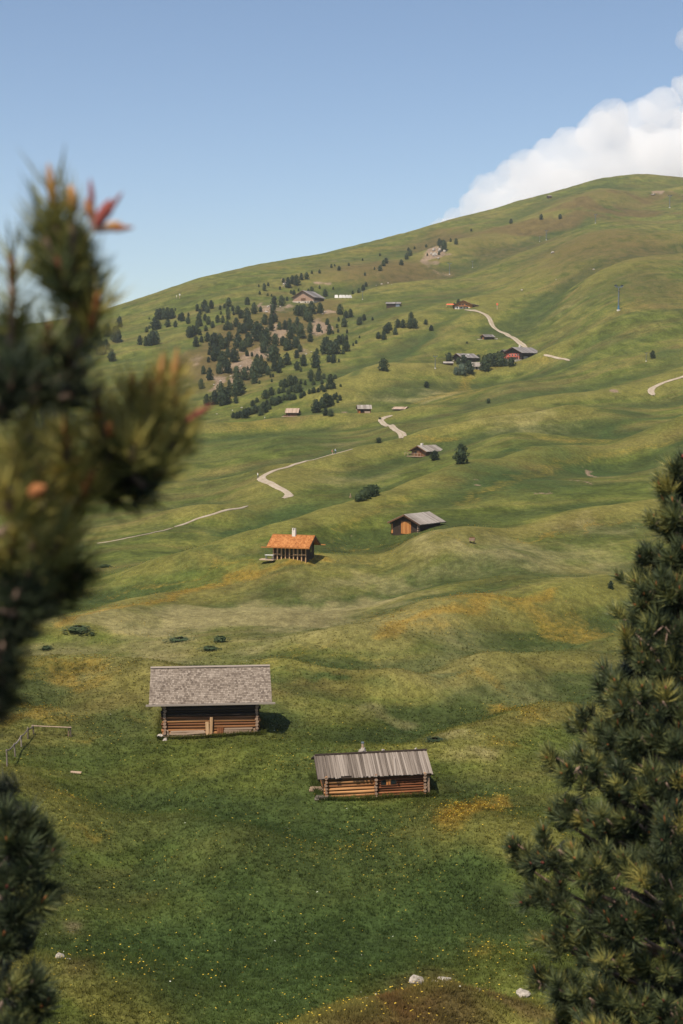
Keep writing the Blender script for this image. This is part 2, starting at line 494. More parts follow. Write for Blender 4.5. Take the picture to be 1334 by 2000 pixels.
# ------------------------------------------------------------------ what grows where: patches given as (px, py, half width px, half height px, strength)
PATCH = {
 'flower': [(980,1180,170,16,.8),(860,1230,90,25,.55),(1060,1215,140,35,.7),(150,1320,110,16,.7),(90,1395,90,12,.6),(900,1580,60,22,1.1),(960,1565,45,14,1.0),(690,1290,60,14,.5),(1010,1480,50,20,.55),
            (930,1350,50,14,.6),(1020,1385,40,6,.7),(150,1560,60,5,.7),(180,1612,50,6,.6),(760,1200,80,8,.5),(560,1290,60,12,.4),(870,700,60,10,.5),(920,690,50,25,.45),(900,770,70,16,.5),(1010,655,60,16,.35),
            (480,1110,90,8,.6),(300,1145,120,8,.6),(860,850,70,5,.7),(700,1090,60,6,.4),(660,1060,50,5,.4),(940,1850,40,40,.5),(700,1660,160,40,.35),(560,1480,110,20,.3),(300,1230,130,10,.35),(1120,860,120,8,.55),(1250,590,60,18,.4),(1100,560,60,14,.35),
            (1250,770,60,8,.4),(820,1480,60,12,.35),(180,1450,60,8,.45),(260,1400,30,6,.5),(560,525,70,5,.5),(700,490,90,6,.5),(420,565,80,5,.45),(480,828,70,6,.5)],
 'pale': [(700,1230,380,70,.40),(900,1330,260,50,.35),(1000,1080,300,40,.42),(300,1300,260,40,.32),(480,1205,230,22,1.0),(640,1190,160,14,.8),(250,1215,140,14,.6),(300,1265,120,30,.6),(130,1270,80,25,.5),(700,1150,160,22,.5),(950,1080,190,20,.6),(1080,1090,120,28,.5),(760,1400,70,18,.45),(940,1490,60,22,.5),(900,1440,80,16,.5),(600,1255,100,20,.4),
          (1110,600,90,8,.3),(800,785,80,9,.5),(850,770,60,9,.45),(670,868,60,6,.5),(1000,820,120,14,.4),(700,940,120,14,.35),(1150,1030,120,14,.4),(450,1440,40,5,.3),(520,1260,90,20,.5)],
 'lush': [(430,1880,360,130,1.0),(650,1720,360,110,.9),(500,1620,420,60,.7),(800,1600,120,30,.5),(200,1480,150,40,.5),(900,1700,160,80,.8),(300,1600,190,40,.55),(560,1010,110,12,.7),(420,1085,90,18,.5),(640,1322,80,7,1.0),(560,850,160,26,.5),(480,860,90,30,.45),(1020,940,160,30,.7),(1130,910,120,24,.6),(760,1415,50,9,.7),(870,1325,60,10,.7),(1230,560,110,30,.5),  # lush grass; near-meadow darkening and the ledge shadow are put into this green
          (940,900,60,18,.35),(1280,840,120,16,.4),(200,1390,60,7,.4),(150,1390,40,6,.3),(640,735,150,6,.3),(1150,490,150,20,.4),(560,600,40,18,.6),(880,612,60,9,.5),(1290,690,60,12,.6),(960,770,120,12,.3),(660,880,40,5,.5),(100,1450,60,10,.3),(1020,1830,60,40,.5),(90,1000,200,60,.3),(1150,1270,90,30,.4)],
 'earth': [(1156,930,7,5,1.2),(1146,942,7,6,1.0),(1063,962,7,6,1.2),(925,941,6,3,1.2),(715,1051,16,3.5,1.3),(1223,765,13,6,1.6),(1275,379,9,3.5,1.7),(120,1830,26,14,.55),(90,1815,20,18,.5),(855,490,12,14,1.3),(845,495,18,8,.7),
           (640,557,6,3,1),(560,552,8,3,1.2),(748,553,38,5,.45),(745,560,30,7,.4),(1340,378,60,2,.8),
           (455,720,22,12,1.4),(500,690,26,14,1.3),(540,655,24,10,1.4),(548,648,18,7,1.2),(525,605,12,14,1.2),(512,640,14,10,1),(626,640,10,16,1.2),(628,611,14,6,1.2),(470,740,16,9,1.0),(425,745,20,10,1.1),(415,760,22,7,.9),(450,690,16,8,.8),(490,650,12,8,.8),(600,690,16,6,.8),(400,700,16,10,.7),(555,600,10,8,.8),(585,552,12,4,1),(680,510,16,3,.5),(765,795,6,2,.6),(672,802,8,2,1.0),(165,1885,10,8,.3)],
 'rust': [(735,1965,60,30,1.0),(800,1945,70,22,.8),(700,1995,50,20,1.0),(860,1930,40,8,.6)],
 'heath': [(1180,470,200,40,.7),(1280,560,120,50,.6),(1000,490,160,30,.6),(760,520,150,22,.9),(880,470,110,18,.8),(640,540,90,12,.6),(1060,440,160,14,1.1),(1180,405,130,10,1.1),(1250,385,90,7,1.0),(960,540,120,14,.4),(1100,500,150,10,.5),(430,700,80,55,1.1),(500,650,80,55,1.1),(560,640,100,45,.9),(620,610,50,25,.8),(480,740,80,25,.8),(600,580,60,16,.5),(900,560,120,12,.35),(1050,590,160,16,.3),(1270,460,120,14,.5),(1220,430,90,6,.6),
           (350,570,60,5,.5),(840,1975,150,30,1.2),(960,1975,120,24,1.0),(150,1930,90,40,.6),(100,1830,70,30,.5),(810,1050,60,5,.6),(560,817,60,3,.6),(980,1990,60,14,.5),(640,720,80,6,.4),(700,610,60,10,.3)],
}
LINES = {   # narrow bands, mostly along the crests: (strength, half width m, points px)
 'flower': [(.9,1.6,[(130,1212),(220,1190),(330,1160),(450,1128),(560,1104),(620,1092)]),(.9,2.0,[(740,1232),(800,1208),(900,1185),(1000,1170),(1075,1162)]),(.5,2.5,[(1000,930),(1090,905),(1200,885),(1334,862)]),(.5,3.0,[(900,985),(1000,940),(1100,900)]),
            (.6,1.0,[(0,1418),(60,1398),(120,1383)]),(.7,.8,[(1000,1060),(1100,1040),(1200,1020),(1334,1000)]),(.5,1.4,[(640,1075),(760,1066),(900,1060)]),(.5,1.2,[(560,1285),(600,1262),(650,1250)]),
            (.6,4,[(930,730),(990,712),(1060,706)]),(.6,5,[(810,790),(880,768),(930,742)]),(.5,2,[(660,1030),(740,1000),(790,975)]),(.5,2,[(180,985),(300,960),(360,950)])],
 'heath': [(.7,2.0,[(690,2000),(735,1955),(790,1925),(850,1915)])],
 'lush': [(1.0,3,[(430,1045),(520,1022),(600,998)]),(.6,5,[(690,735),(800,690),(850,655),(890,612)]),(.8,2.5,[(1000,880),(1080,872)]),(.5,2,[(650,1320),(690,1328),(735,1330)]),(.6,4,[(1080,870),(1200,835),(1334,810)])],  # gullies, and the shadow along the ledge laid in as darker green
 'pale': [(.8,1.2,[(0,1140),(100,1125)]),(.6,3,[(830,790),(880,770)])],
 'earth': [], 'rust': [],
}
def world_line(l):
    return [tuple(hit(*p)) for p in l]
_patch = {}
for k, lst in PATCH.items():
    _patch[k] = []
    for px, py, rx, ry, s in lst:
        c = hit(px, py); y0 = hit(px, py + ry).y; y1 = hit(px, py - ry).y
        ryw = min(max((y1 - y0) / 2, rx * mpp(c) * 0.25, 0.5), 200 if c.y > 600 else 60)
        _patch[k].append((c.x, (c.y + (y0 + y1) / 2) / 2 if y1 - y0 < 100 else c.y, rx * mpp(c), ryw, s))
_lines = {k: [(s, w, world_line(p)) for s, w, p in lst] for k, lst in LINES.items()}

def masks(x, y):
    out = {}
    wx = x + (0.02 * y + 1) * fbm(x / (0.06 * 90), y / (0.10 * 90), 3, 61)
    wy = y + (0.05 * y + 2) * fbm(x / 8.0, y / 12.0, 3, 67)
    farw = np.clip((y - 250) / 200, 0, 1)
    wx = wx * (1 - farw) + farw * (x + 0.018 * y * fbm(x / 32, y / 60, 3, 62))
    wy = wy * (1 - farw) + farw * (y + 0.03 * y * fbm(x / 36, y / 60, 3, 68))
    for k in PATCH:
        m = np.zeros_like(x)
        for cx, cy, rx, ry, s in _patch[k]:
            sel = np.nonzero((np.abs(wx - cx) < rx * 2.4) & (np.abs(wy - cy) < ry * 2.4))
            d2 = ((wx[sel] - cx) / (rx * 1.15)) ** 2 + ((wy[sel] - cy) / (ry * 1.15)) ** 2
            m[sel] = np.maximum(m[sel], s * np.exp(-d2 ** 1.3))
        for s, w, p in _lines[k]:
            m = np.maximum(m, s * seg_field(wx * .5 + x * .5, wy * .5 + y * .5, p, w))
        out[k] = m
    d = 0.03 * y + 1.5
    r0 = relief(x, y)
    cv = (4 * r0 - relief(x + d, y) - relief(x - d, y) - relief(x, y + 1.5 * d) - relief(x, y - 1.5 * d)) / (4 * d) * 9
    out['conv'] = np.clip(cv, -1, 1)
    # the upper hill is drier moor; the hollows stay green
    up = np.clip((y - 900) / 500, 0, 1) * np.clip(0.5 + 0.9 * fbm(x / 160, y / 120, 4, 15), 0, 1)
    out['heath'] = np.maximum(out['heath'], 0.6 * up)
    return out

# ground falls away gently outside the picture
nr, nc = GX.shape
idx = np.arange(nr * nc).reshape(nr, nc)
faces = np.stack([idx[:-1, :-1], idx[:-1, 1:], idx[1:, 1:], idx[1:, :-1]], -1).reshape(-1, 4)
MK = masks(GX.ravel(), GY.ravel())
def grid_masks(x, y):
    """the patch values of the ground at other points"""
    a = x / y
    i = np.clip(np.searchsorted(rows, y) - 1, 0, len(rows) - 2); j = np.clip(np.searchsorted(cols, a) - 1, 0, len(cols) - 2)
    t = (y - rows[i]) / (rows[i + 1] - rows[i]); s = (a - cols[j]) / (cols[j + 1] - cols[j])
    out = {}
    for k, m in MK.items():
        m = m.reshape(nr, nc)
        out[k] = (m[i, j] * (1 - s) + m[i, j + 1] * s) * (1 - t) + (m[i + 1, j] * (1 - s) + m[i + 1, j + 1] * s) * t
    return out

def meadow_colour(nt, pos, fine=True):
    """grass, flowers, dry grass, lush hollows, painted relief shading, moor and bare soil from the stored patch values"""
    A = {k: attr(nt, k).outputs['Fac'] for k in ('flower', 'pale', 'lush', 'earth', 'heath', 'rust', 'conv')}
    n_big = noise(nt, mapping(nt, pos, (0.02, 0.012, 0.02)), 1.0, 5, 0.6, 0.3)
    n_mid = noise(nt, mapping(nt, pos, (0.16, 0.09, 0.1)), 1.0, 5, 0.6, 0.4)
    n_sm = noise(nt, mapping(nt, pos, (1.1, 0.8, 0.6)), 1.0, 4, 0.65)
    n_xs = noise(nt, mapping(nt, pos, (6.0, 4.5, 3.0)), 1.0, 3, 0.7)
    col = ramp(nt, math_n(nt, 'ADD', math_n(nt, 'MULTIPLY', n_big, 0.55), math_n(nt, 'MULTIPLY', n_mid, 0.45)),
               [(0.30, (0.042, 0.054, 0.012)), (0.5, (0.079, 0.093, 0.020)), (0.68, (0.138, 0.130, 0.031))])
    mp = nt.nodes.new('ShaderNodeMapping'); mp.vector_type = 'POINT'
    mp.inputs['Rotation'].default_value = (0, 0, math.radians(-32)); nt.links.new(pos, mp.inputs['Vector'])
    n_str = noise(nt, mapping(nt, mp.outputs[0], (0.012, 0.06, 0.03)), 1.0, 6, 0.62, 0.5)
    n_st2 = noise(nt, mapping(nt, mp.outputs[0], (0.035, 0.16, 0.1)), 1.0, 5, 0.6, 0.3)
    col = mixcol(nt, ramp(nt, n_str, [(0.45, 0.0), (0.68, 0.75)]), col, (0.140, 0.108, 0.038))
    col = mixcol(nt, ramp(nt, n_st2, [(0.32, 0.6), (0.5, 0.0)]), col, (0.035, 0.048, 0.015))
    def soft(a, nz, lo=0.25, hi=0.75, gain=0.8):
        # patch edges broken up by noise
        s = math_n(nt, 'ADD', a, math_n(nt, 'MULTIPLY', math_n(nt, 'SUBTRACT', nz, 0.5), gain))
        mr = nt.nodes.new('ShaderNodeMapRange'); mr.interpolation_type = 'SMOOTHSTEP'
        mr.inputs['From Min'].default_value = lo; mr.inputs['From Max'].default_value = hi
        nt.links.new(s, mr.inputs['Value'])
        return mr.outputs[0]
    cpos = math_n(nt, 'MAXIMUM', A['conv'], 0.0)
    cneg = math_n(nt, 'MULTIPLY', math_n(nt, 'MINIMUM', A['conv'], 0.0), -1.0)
    col = mixcol(nt, math_n(nt, 'MULTIPLY', soft(cneg, n_mid, 0.1, 0.8, 0.5), 0.72), col, (0.033, 0.049, 0.015))  # greener hollows, with relief shading put into the colour as darkening
    col = mixcol(nt, math_n(nt, 'MULTIPLY', soft(cpos, n_mid, 0.1, 0.8, 0.5), 0.6), col, (0.136, 0.122, 0.032))  # dry golden crests, lightened in colour to stand in for relief shading
    col = mixcol(nt, math_n(nt, 'MULTIPLY', soft(A['lush'], n_mid, 0.15, 0.8, 0.5), 0.85), col, (0.034, 0.055, 0.016))
    col = mixcol(nt, math_n(nt, 'MULTIPLY', soft(A['pale'], n_mid, 0.15, 0.8, 0.6), 0.85), col, (0.195, 0.165, 0.076))
    col = mixcol(nt, math_n(nt, 'MULTIPLY', soft(A['heath'], n_mid, 0.25, 0.95, 0.9), 0.8), col, (0.090, 0.062, 0.025))
    col = mixcol(nt, math_n(nt, 'MULTIPLY', soft(A['rust'], n_mid, 0.15, 1.3, 0.9), 0.8), col, (0.102, 0.052, 0.022))
    fl = math_n(nt, 'ADD', A['flower'], math_n(nt, 'MULTIPLY', math_n(nt, 'SUBTRACT', n_sm, 0.5), 0.9))
    col = mixcol(nt, math_n(nt, 'MULTIPLY', soft(fl, n_mid, 0.25, 1.0, 0.5), 0.6), col, (0.195, 0.120, 0.020))
    er = math_n(nt, 'ADD', A['earth'], math_n(nt, 'MULTIPLY', math_n(nt, 'SUBTRACT', n_sm, 0.5), 0.35))
    soil = ramp(nt, n_xs, [(0.3, (0.11, 0.074, 0.043)), (0.55, (0.20, 0.145, 0.098)), (0.75, (0.28, 0.22, 0.165))])
    col = mixcol(nt, soft(er, n_mid, 0.35, 0.95, 0.7), col, soil)
    col = mixcol(nt, 1.0, col, ramp(nt, n_mid, [(0.30, 0.76), (0.5, 1.0), (0.70, 1.24)]), 'MULTIPLY')
    v = math_n(nt, 'ADD', math_n(nt, 'MULTIPLY', n_sm, 0.9), math_n(nt, 'MULTIPLY', n_xs, 0.9))
    mul = ramp(nt, v, [(0.6, 0.62), (0.9, 0.98), (1.25, 1.35)])
    return mixcol(nt, 1.0, col, mul, 'MULTIPLY'), n_sm, n_xs, n_mid

m_ground, nt, b = new_mat('meadow')
geo = nt.nodes.new('ShaderNodeNewGeometry')
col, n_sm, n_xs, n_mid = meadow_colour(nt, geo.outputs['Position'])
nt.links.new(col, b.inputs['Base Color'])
b.inputs['Roughness'].default_value = 0.95
b.inputs['Specular IOR Level'].default_value = 0.05
h = math_n(nt, 'ADD', math_n(nt, 'MULTIPLY', n_sm, 0.9), math_n(nt, 'MULTIPLY', n_xs, 0.35))
h = math_n(nt, 'ADD', h, math_n(nt, 'MULTIPLY', n_mid, 1.6))
bump(nt, b, h, 0.75, 0.35)
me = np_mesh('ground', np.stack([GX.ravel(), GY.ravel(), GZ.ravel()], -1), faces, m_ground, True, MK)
ground = tag(mesh_obj('ground', me), kind='structure')

# ------------------------------------------------------------------ gravel tracks: ribbons laid on the ground
m_path, nt, b = new_mat('gravel_track')
geo = nt.nodes.new('ShaderNodeNewGeometry')
n1 = noise(nt, geo.outputs['Position'], 0.35, 5, 0.65)
n2 = noise(nt, geo.outputs['Position'], 3.0, 4, 0.65)
gcol = ramp(nt, math_n(nt, 'ADD', math_n(nt, 'MULTIPLY', n1, 0.6), math_n(nt, 'MULTIPLY', n2, 0.4)), [(0.3, (0.22, 0.17, 0.115)), (0.55, (0.34, 0.28, 0.215)), (0.75, (0.43, 0.365, 0.30))])
ac = attr(nt, 'across').outputs['Fac']
mid = math_n(nt, 'SUBTRACT', 1.0, math_n(nt, 'DIVIDE', math_n(nt, 'ABSOLUTE', ac), 0.28), clamp=True)
strip = attr(nt, 'strip').outputs['Fac']
mid = math_n(nt, 'MULTIPLY', math_n(nt, 'MULTIPLY', mid, strip), ramp(nt, n1, [(0.35, 0.2), (0.6, 1.0)]))
gcol = mixcol(nt, mid, gcol, (0.17, 0.15, 0.06))
nt.links.new(gcol, b.inputs['Base Color'])
b.inputs['Roughness'].default_value = 0.95
bump(nt, b, n2, 0.5, 0.1)

def catmull(pts, n=10):
    pts = [np.array(p, float) for p in pts]
    pts = [2 * pts[0] - pts[1]] + pts + [2 * pts[-1] - pts[-2]]
    out = []
    for i in range(1, len(pts) - 2):
        p0, p1, p2, p3 = pts[i - 1:i + 3]
        for t in np.linspace(0, 1, n, endpoint=False):
            out.append(0.5 * (2 * p1 + (p2 - p0) * t + (2 * p0 - 5 * p1 + 4 * p2 - p3) * t * t + (3 * p1 - p0 - 3 * p2 + p3) * t ** 3))
    out.append(pts[-2])
    return out

def track(name, pxs, width, label, strip=1.0, lift=None):
    w3 = [hit(*p) for p in pxs]
    cl = catmull([(p.x, p.y) for p in w3], 12)
    cl = np.array(cl)
    for _ in range(45): cl[1:-1] = (cl[:-2] + 2 * cl[1:-1] + cl[2:]) / 4
    tan = np.gradient(cl, axis=0); tan /= np.linalg.norm(tan, axis=1)[:, None] + 1e-9
    nrm = np.stack([-tan[:, 1], tan[:, 0]], -1)
    acr = np.linspace(-1, 1, 9)
    wv = np.asarray(width) if not np.isscalar(width) else np.full(len(pxs), width)
    ww = np.interp(np.linspace(0, len(pxs) - 1, len(cl)), np.arange(len(pxs)), wv)
    tt = np.linspace(0, 1, len(cl)); ww = ww * (0.35 + 0.65 * np.clip(np.minimum(tt, 1 - tt) / 0.07, 0, 1))
    ww = ww * (1 + 0.12 * fbm(np.arange(len(cl)) / 8.0, np.zeros(len(cl)) + 3.3, 3, 9))
    XY = cl[:, None, :] + nrm[:, None, :] * acr[None, :, None] * ww[:, None, None] / 2
    jit = 0.06 * ww[:, None] * np.sign(acr)[None, :] * (np.abs(acr)[None, :] > 0.9) * fbm(np.arange(len(cl))[:, None] / 1.7 + acr[None] * 9, np.zeros((len(cl), 9)), 2, 4)
    XY = XY + nrm[:, None, :] * jit[:, :, None]
    x, y = XY[..., 0].ravel(), XY[..., 1].ravel()
    z = gz(x, y) + (0.06 + 0.0004 * y if lift is None else lift)
    z = z - 0.15 * (np.abs(np.tile(acr, len(cl))) > 0.99)
    ix = np.arange(len(cl) * 9).reshape(-1, 9)
    f = np.stack([ix[:-1, :-1], ix[:-1, 1:], ix[1:, 1:], ix[1:, :-1]], -1).reshape(-1, 4)
    me = np_mesh(name, np.stack([x, y, z], -1), f, m_path, True, {'across': np.tile(acr, len(cl)), 'strip': np.full(len(x), strip)})
    return tag(mesh_obj(name, me), label=label, kind='structure')

track('gravel_track', [(908, 606), (930, 609), (948, 614), (957, 624), (961, 636), (970, 645), (990, 652), (1003, 661), (1015, 671), (1030, 681)], 2.9, 'two-rut gravel track from the orange chalet down to the red farmhouse')
track('gravel_track', [(1062, 694), (1080, 697), (1098, 701), (1113, 705)], 1.3, 'short gravel track leading right from the red farmhouse', 0.3)
track('gravel_track', [(766, 812), (752, 816), (742, 821), (752, 829), (768, 837), (780, 844), (788, 851), (784, 857)], [1.6, 2.0, 2.2, 2.2, 2.2, 2.5, 2.7, 2.7], 'pale gravel bend dropping between the meadow huts', 0.7)
track('gravel_track', [(688, 878), (660, 886), (630, 893), (600, 901), (572, 908), (545, 917), (520, 927), (508, 934), (520, 942), (540, 951), (560, 961), (566, 968), (552, 974)], [1.1, 1.1, 1.1, 1.1, 1.1, 1.4, 2.0, 2.3, 2.0, 1.9, 1.9, 2.2, 2.2], 'winding gravel track with hikers below the small huts', 0.25)
track('foot_path', [(484, 989), (450, 997), (410, 1007), (375, 1017), (340, 1030)], [0.6, 0.6, 0.5, 0.5, 0.6], 'narrow footpath descending to the left through the meadow', 0.0)
track('foot_path', [(338, 1032), (300, 1041), (250, 1052), (190, 1062)], [0.3, 0.25, 0.2, 0.16], 'faint end of the footpath near the left pine', 0.0)
track('gravel_track', [(1345, 731), (1320, 741), (1295, 748), (1278, 756), (1270, 764), (1276, 773)], [1.8, 1.8, 2.0, 2.4, 2.7, 2.7], 'gravel track entering from the right edge of the hillside', 0.3)
# ------------------------------------------------------------------ wood, stone and roof materials
m_log_dark = wood_mat('dark_log_wood', (0.030, 0.016, 0.009), (0.085, 0.042, 0.021), (0.17, 0.085, 0.042))
m_log_brown = wood_mat('brown_log_wood', (0.035, 0.014, 0.006), (0.14, 0.055, 0.022), (0.30, 0.140, 0.060), rnd=0.4)
m_log_gold = wood_mat('golden_log_wood', (0.045, 0.018, 0.007), (0.27, 0.118, 0.043), (0.50, 0.27, 0.115), rnd=0.35)
m_log_red = wood_mat('reddish_log_wood', (0.045, 0.016, 0.007), (0.17, 0.058, 0.022), (0.32, 0.135, 0.055), rnd=0.35)
m_grey_wood = wood_mat('grey_board_wood', (0.075, 0.058, 0.046), (0.175, 0.143, 0.118), (0.28, 0.236, 0.20), rnd=0.4)
m_pale_wood = wood_mat('pale_plank_wood', (0.15, 0.095, 0.06), (0.31, 0.215, 0.15), (0.44, 0.33, 0.24), rnd=0.3)
m_tan_wood = wood_mat('tan_post_wood', (0.24, 0.13, 0.06), (0.44, 0.27, 0.14), (0.58, 0.40, 0.24), rnd=0.2)
m_orange_wood = wood_mat('orange_board_wood', (0.17, 0.060, 0.016), (0.36, 0.140, 0.038), (0.48, 0.215, 0.07), rnd=0.3)
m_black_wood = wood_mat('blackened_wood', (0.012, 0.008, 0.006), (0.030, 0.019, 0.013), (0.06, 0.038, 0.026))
m_end_grain = plain_mat('log_end_grain', (0.27, 0.18, 0.125), 0.85, 0.45, 9.0)
m_glass, nt, b = new_mat('dark_window_glass')
b.inputs['Base Color'].default_value = (0.012, 0.018, 0.022, 1); b.inputs['Roughness'].default_value = 0.08
b.inputs['Specular IOR Level'].default_value = 0.5
m_plaster = plain_mat('white_plaster', (0.55, 0.51, 0.46), 0.85, 0.12, 1.5)
m_stone = plain_mat('pale_limestone', (0.34, 0.30, 0.26), 0.9, 0.6, 2.6, bumpd=0.05)
m_stone_wall = plain_mat('rubble_stone', (0.42, 0.36, 0.29), 0.9, 0.45, 1.6, bumpd=0.05)
m_tin = plain_mat('grey_steel', (0.20, 0.23, 0.26), 0.45, 0.2, 2.0, 0.6)
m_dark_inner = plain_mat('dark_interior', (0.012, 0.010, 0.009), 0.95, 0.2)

def shingle_mat(name, stops):
    m, nt, b = new_mat(name)
    t = attr(nt, 'tone').outputs['Fac']
    tc = nt.nodes.new('ShaderNodeTexCoord')
    n1 = noise(nt, mapping(nt, tc.outputs['Object'], (22, 3, 3)), 1.0, 5, 0.65)
    n2 = noise(nt, tc.outputs['Object'], 0.7, 4, 0.6)
    f = math_n(nt, 'ADD', math_n(nt, 'MULTIPLY', t, 0.36), math_n(nt, 'ADD', math_n(nt, 'MULTIPLY', n1, 0.30), math_n(nt, 'MULTIPLY', n2, 0.42)))
    nt.links.new(ramp(nt, f, stops), b.inputs['Base Color'])
    b.inputs['Roughness'].default_value = 0.85
    bump(nt, b, n1, 0.5, 0.01)
    return m
m_shingle = shingle_mat('grey_shingles', [(0.28, (0.090, 0.068, 0.053)), (0.5, (0.180, 0.144, 0.114)), (0.75, (0.275, 0.228, 0.186))])
m_shingle_orange = shingle_mat('fresh_larch_shingles', [(0.28, (0.20, 0.070, 0.018)), (0.5, (0.34, 0.128, 0.036)), (0.75, (0.46, 0.20, 0.068))])

def log_mesh(length, r, n=9, seed=0, taper=0.12, wob=0.10):
    rnd = random.Random(seed)
    v, f = [], []
    ph = [rnd.uniform(0, 6.28) for _ in range(4)]
    st = 5
    for i in range(st):
        t = i / (st - 1)
        rr = r * (1 - taper * t)
        for j in range(n):
            a = 2 * math.pi * j / n
            q = rr * (1 + wob * math.sin(2 * a + ph[0]) + 0.6 * wob * math.sin(3 * a + ph[1] + 2 * t))
            v.append((-length / 2 + length * t, q * math.cos(a) + 0.12 * r * math.sin(3 * t + ph[2]), q * math.sin(a) + 0.12 * r * math.sin(4 * t + ph[3])))
    for i in range(st - 1):
        for j in range(n):
            j2 = (j + 1) % n
            f.append((i * n + j, (i + 1) * n + j, (i + 1) * n + j2, i * n + j2))
    f.append(tuple(range(n))); f.append(tuple(reversed(range((st - 1) * n, st * n))))
    me = bpy.data.meshes.new('log'); me.from_pydata(v, [], f)
    sm = [True] * (len(f) - 2) + [False, False]
    me.polygons.foreach_set('use_smooth', sm)
    return me

def logs_along(root, mats, y, x0, x1, zs, r, axis='x', ends=None, seed=0, jit=0.12):
    """one round log per course, each a part of its own"""
    rnd = random.Random(seed)
    L = x1 - x0
    pool = []
    for k in range(3):
        me = log_mesh(1.0, r, seed=seed + k)
        for m in (mats if isinstance(mats, list) else [mats]):
            pass
        pool.append(me)
    pool2 = {}
    for i, z in enumerate(zs):
        m = rnd.choice(mats) if isinstance(mats, list) else mats
        key = (i % 3, m.name)
        if key not in pool2:
            me = pool[i % 3].copy(); me.name = 'log'; me.materials.append(m); me.materials.append(m_end_grain)
            n = len(me.polygons)
            mi = np.zeros(n, dtype=np.int32); mi[-2:] = 1
            me.polygons.foreach_set('material_index', mi)
            pool2[key] = me
        ex = rnd.uniform(-jit, jit)
        o = mesh_obj('log', pool2[key], None, root)
        c = (x0 + x1) / 2 + ex * 0.5
        sgn = 1 if rnd.random() < .5 else -1
        if axis == 'x':
            o.location = (c, y + rnd.uniform(-.02, .02), z); o.scale = ((L + abs(ex)) * sgn, 1, 1)
        else:
            o.location = (y + rnd.uniform(-.02, .02), c, z); o.rotation_euler = (0, 0, math.pi / 2); o.scale = ((L + abs(ex)) * sgn, 1, 1)
        if sgn < 0:
            o.scale.x = abs(o.scale.x); o.rotation_euler.z += math.pi

def shingles(root, mat, x0, x1, eave, ridge, expo, wmean, seed, name='shingles', lift=0.0):
    """one overlapping course after another up a roof slope; eave and ridge are (y, z)"""
    rnd = np.random.default_rng(seed)
    ey, ez = eave; ry, rz = ridge
    Ls = math.hypot(ry - ey, rz - ez); dy, dz = (ry - ey) / Ls, (rz - ez) / Ls
    ny, nz = -dz, dy
    if nz < 0: ny, nz = -ny, -nz
    V, T = [], []
    for i in range(int(Ls / expo) + 1):
        s0 = i * expo; s1 = min(s0 + expo * 1.55, Ls)
        x = x0 - rnd.uniform(0, wmean)
        while x < x1:
            w = wmean * rnd.uniform(0.6, 1.4)
            a, c = max(x, x0) + 0.006, min(x + w, x1) - 0.006
            x += w
            if c - a < 0.03: continue
            j = rnd.uniform(-0.12, 0.12) * expo
            t0 = lift + 0.030 + rnd.uniform(0, 0.018); t1 = lift + 0.006; th = 0.02
            k = rnd.uniform(-.01, .01)
            for (xx, s, h) in ((a, s0 + j, t0), (c, s0 + j + k, t0), (c, s1, t1), (a, s1, t1), (a, s0 + j, t0 - th), (c, s0 + j + k, t0 - th), (c, s1, t1 - th), (a, s1, t1 - th)):
                V.append((xx, ey + dy * s + ny * h, ez + dz * s + nz * h))
            T.append(rnd.uniform(0, 1))
    n = len(T)
    base = (np.arange(n) * 8)[:, None, None]
    F = np.array([(0, 1, 2, 3), (4, 7, 6, 5), (0, 4, 5, 1), (1, 5, 6, 2), (2, 6, 7, 3), (3, 7, 4, 0)])[None] + base
    me = np_mesh(name, V, F.reshape(-1, 4), mat, False, {'tone': np.repeat(T, 8)})
    return tag(mesh_obj(name, me, None, root), kind='stuff')

def slab(mb, x0, x1, p, q, th):
    """a sloping board sheet between (y, z) points p and q, thickness th below"""
    (y0, z0), (y1, z1) = p, q
    L = math.hypot(y1 - y0, z1 - z0); ny, nz = -(z1 - z0) / L, (y1 - y0) / L
    if nz < 0: ny, nz = -ny, -nz
    pts = [(x, y - ny * d, z - nz * d) for x in (x0, x1) for (y, z) in (p, q) for d in (0, th)]
    return mb.poly(pts, [(0, 2, 3, 1), (4, 5, 7, 6), (0, 1, 5, 4), (2, 6, 7, 3), (0, 4, 6, 2), (1, 3, 7, 5)])

_box_cache = {}
def unit_box(mat):
    if mat.name not in _box_cache:
        mb = MB(); mb.box((0, 0, 0), (1, 1, 1))
        _box_cache[mat.name] = mb.mesh('board', mat)
    return _box_cache[mat.name]
def board(root, name, mat, c, s, rot=(0, 0, 0)):
    return mesh_obj(name, unit_box(mat), None, root, c, rot, s)

def rock_mesh(seed, sub=2, flat=0.7):
    import bmesh
    bm = bmesh.new(); bmesh.ops.create_icosphere(bm, subdivisions=sub, radius=1.0)
    rnd = random.Random(seed)
    planes = [(Vector((rnd.gauss(0, 1), rnd.gauss(0, 1), rnd.gauss(0, 1))).normalized(), rnd.uniform(0.38, 0.78)) for _ in range(13)]
    for v in bm.verts:
        for nrm, d in planes:
            k = v.co.dot(nrm) - d
            if k > 0: v.co -= nrm * k
        v.co *= rnd.uniform(0.92, 1.06); v.co.z *= flat
    me = bpy.data.meshes.new('rock'); bm.to_mesh(me); bm.free()
    me.materials.append(m_stone)
    return me
ROCKS = [rock_mesh(s, 2, f) for s, f in ((1, .75), (2, .6), (3, .9), (4, .55))]

def place_rock(px, py, wpx, k, label, group=None, sink=0.25, name='boulder', hz=1.0):
    p = hit(px, py); w = wpx * mpp(p) / 2
    o = mesh_obj(name, ROCKS[k % 4], None, None, (p.x, p.y, p.z + w * (0.5 - sink) * hz), (0, 0, k * 1.7), (w, w * 0.8, w * hz))
    return tag(o, label, 'rock', group)

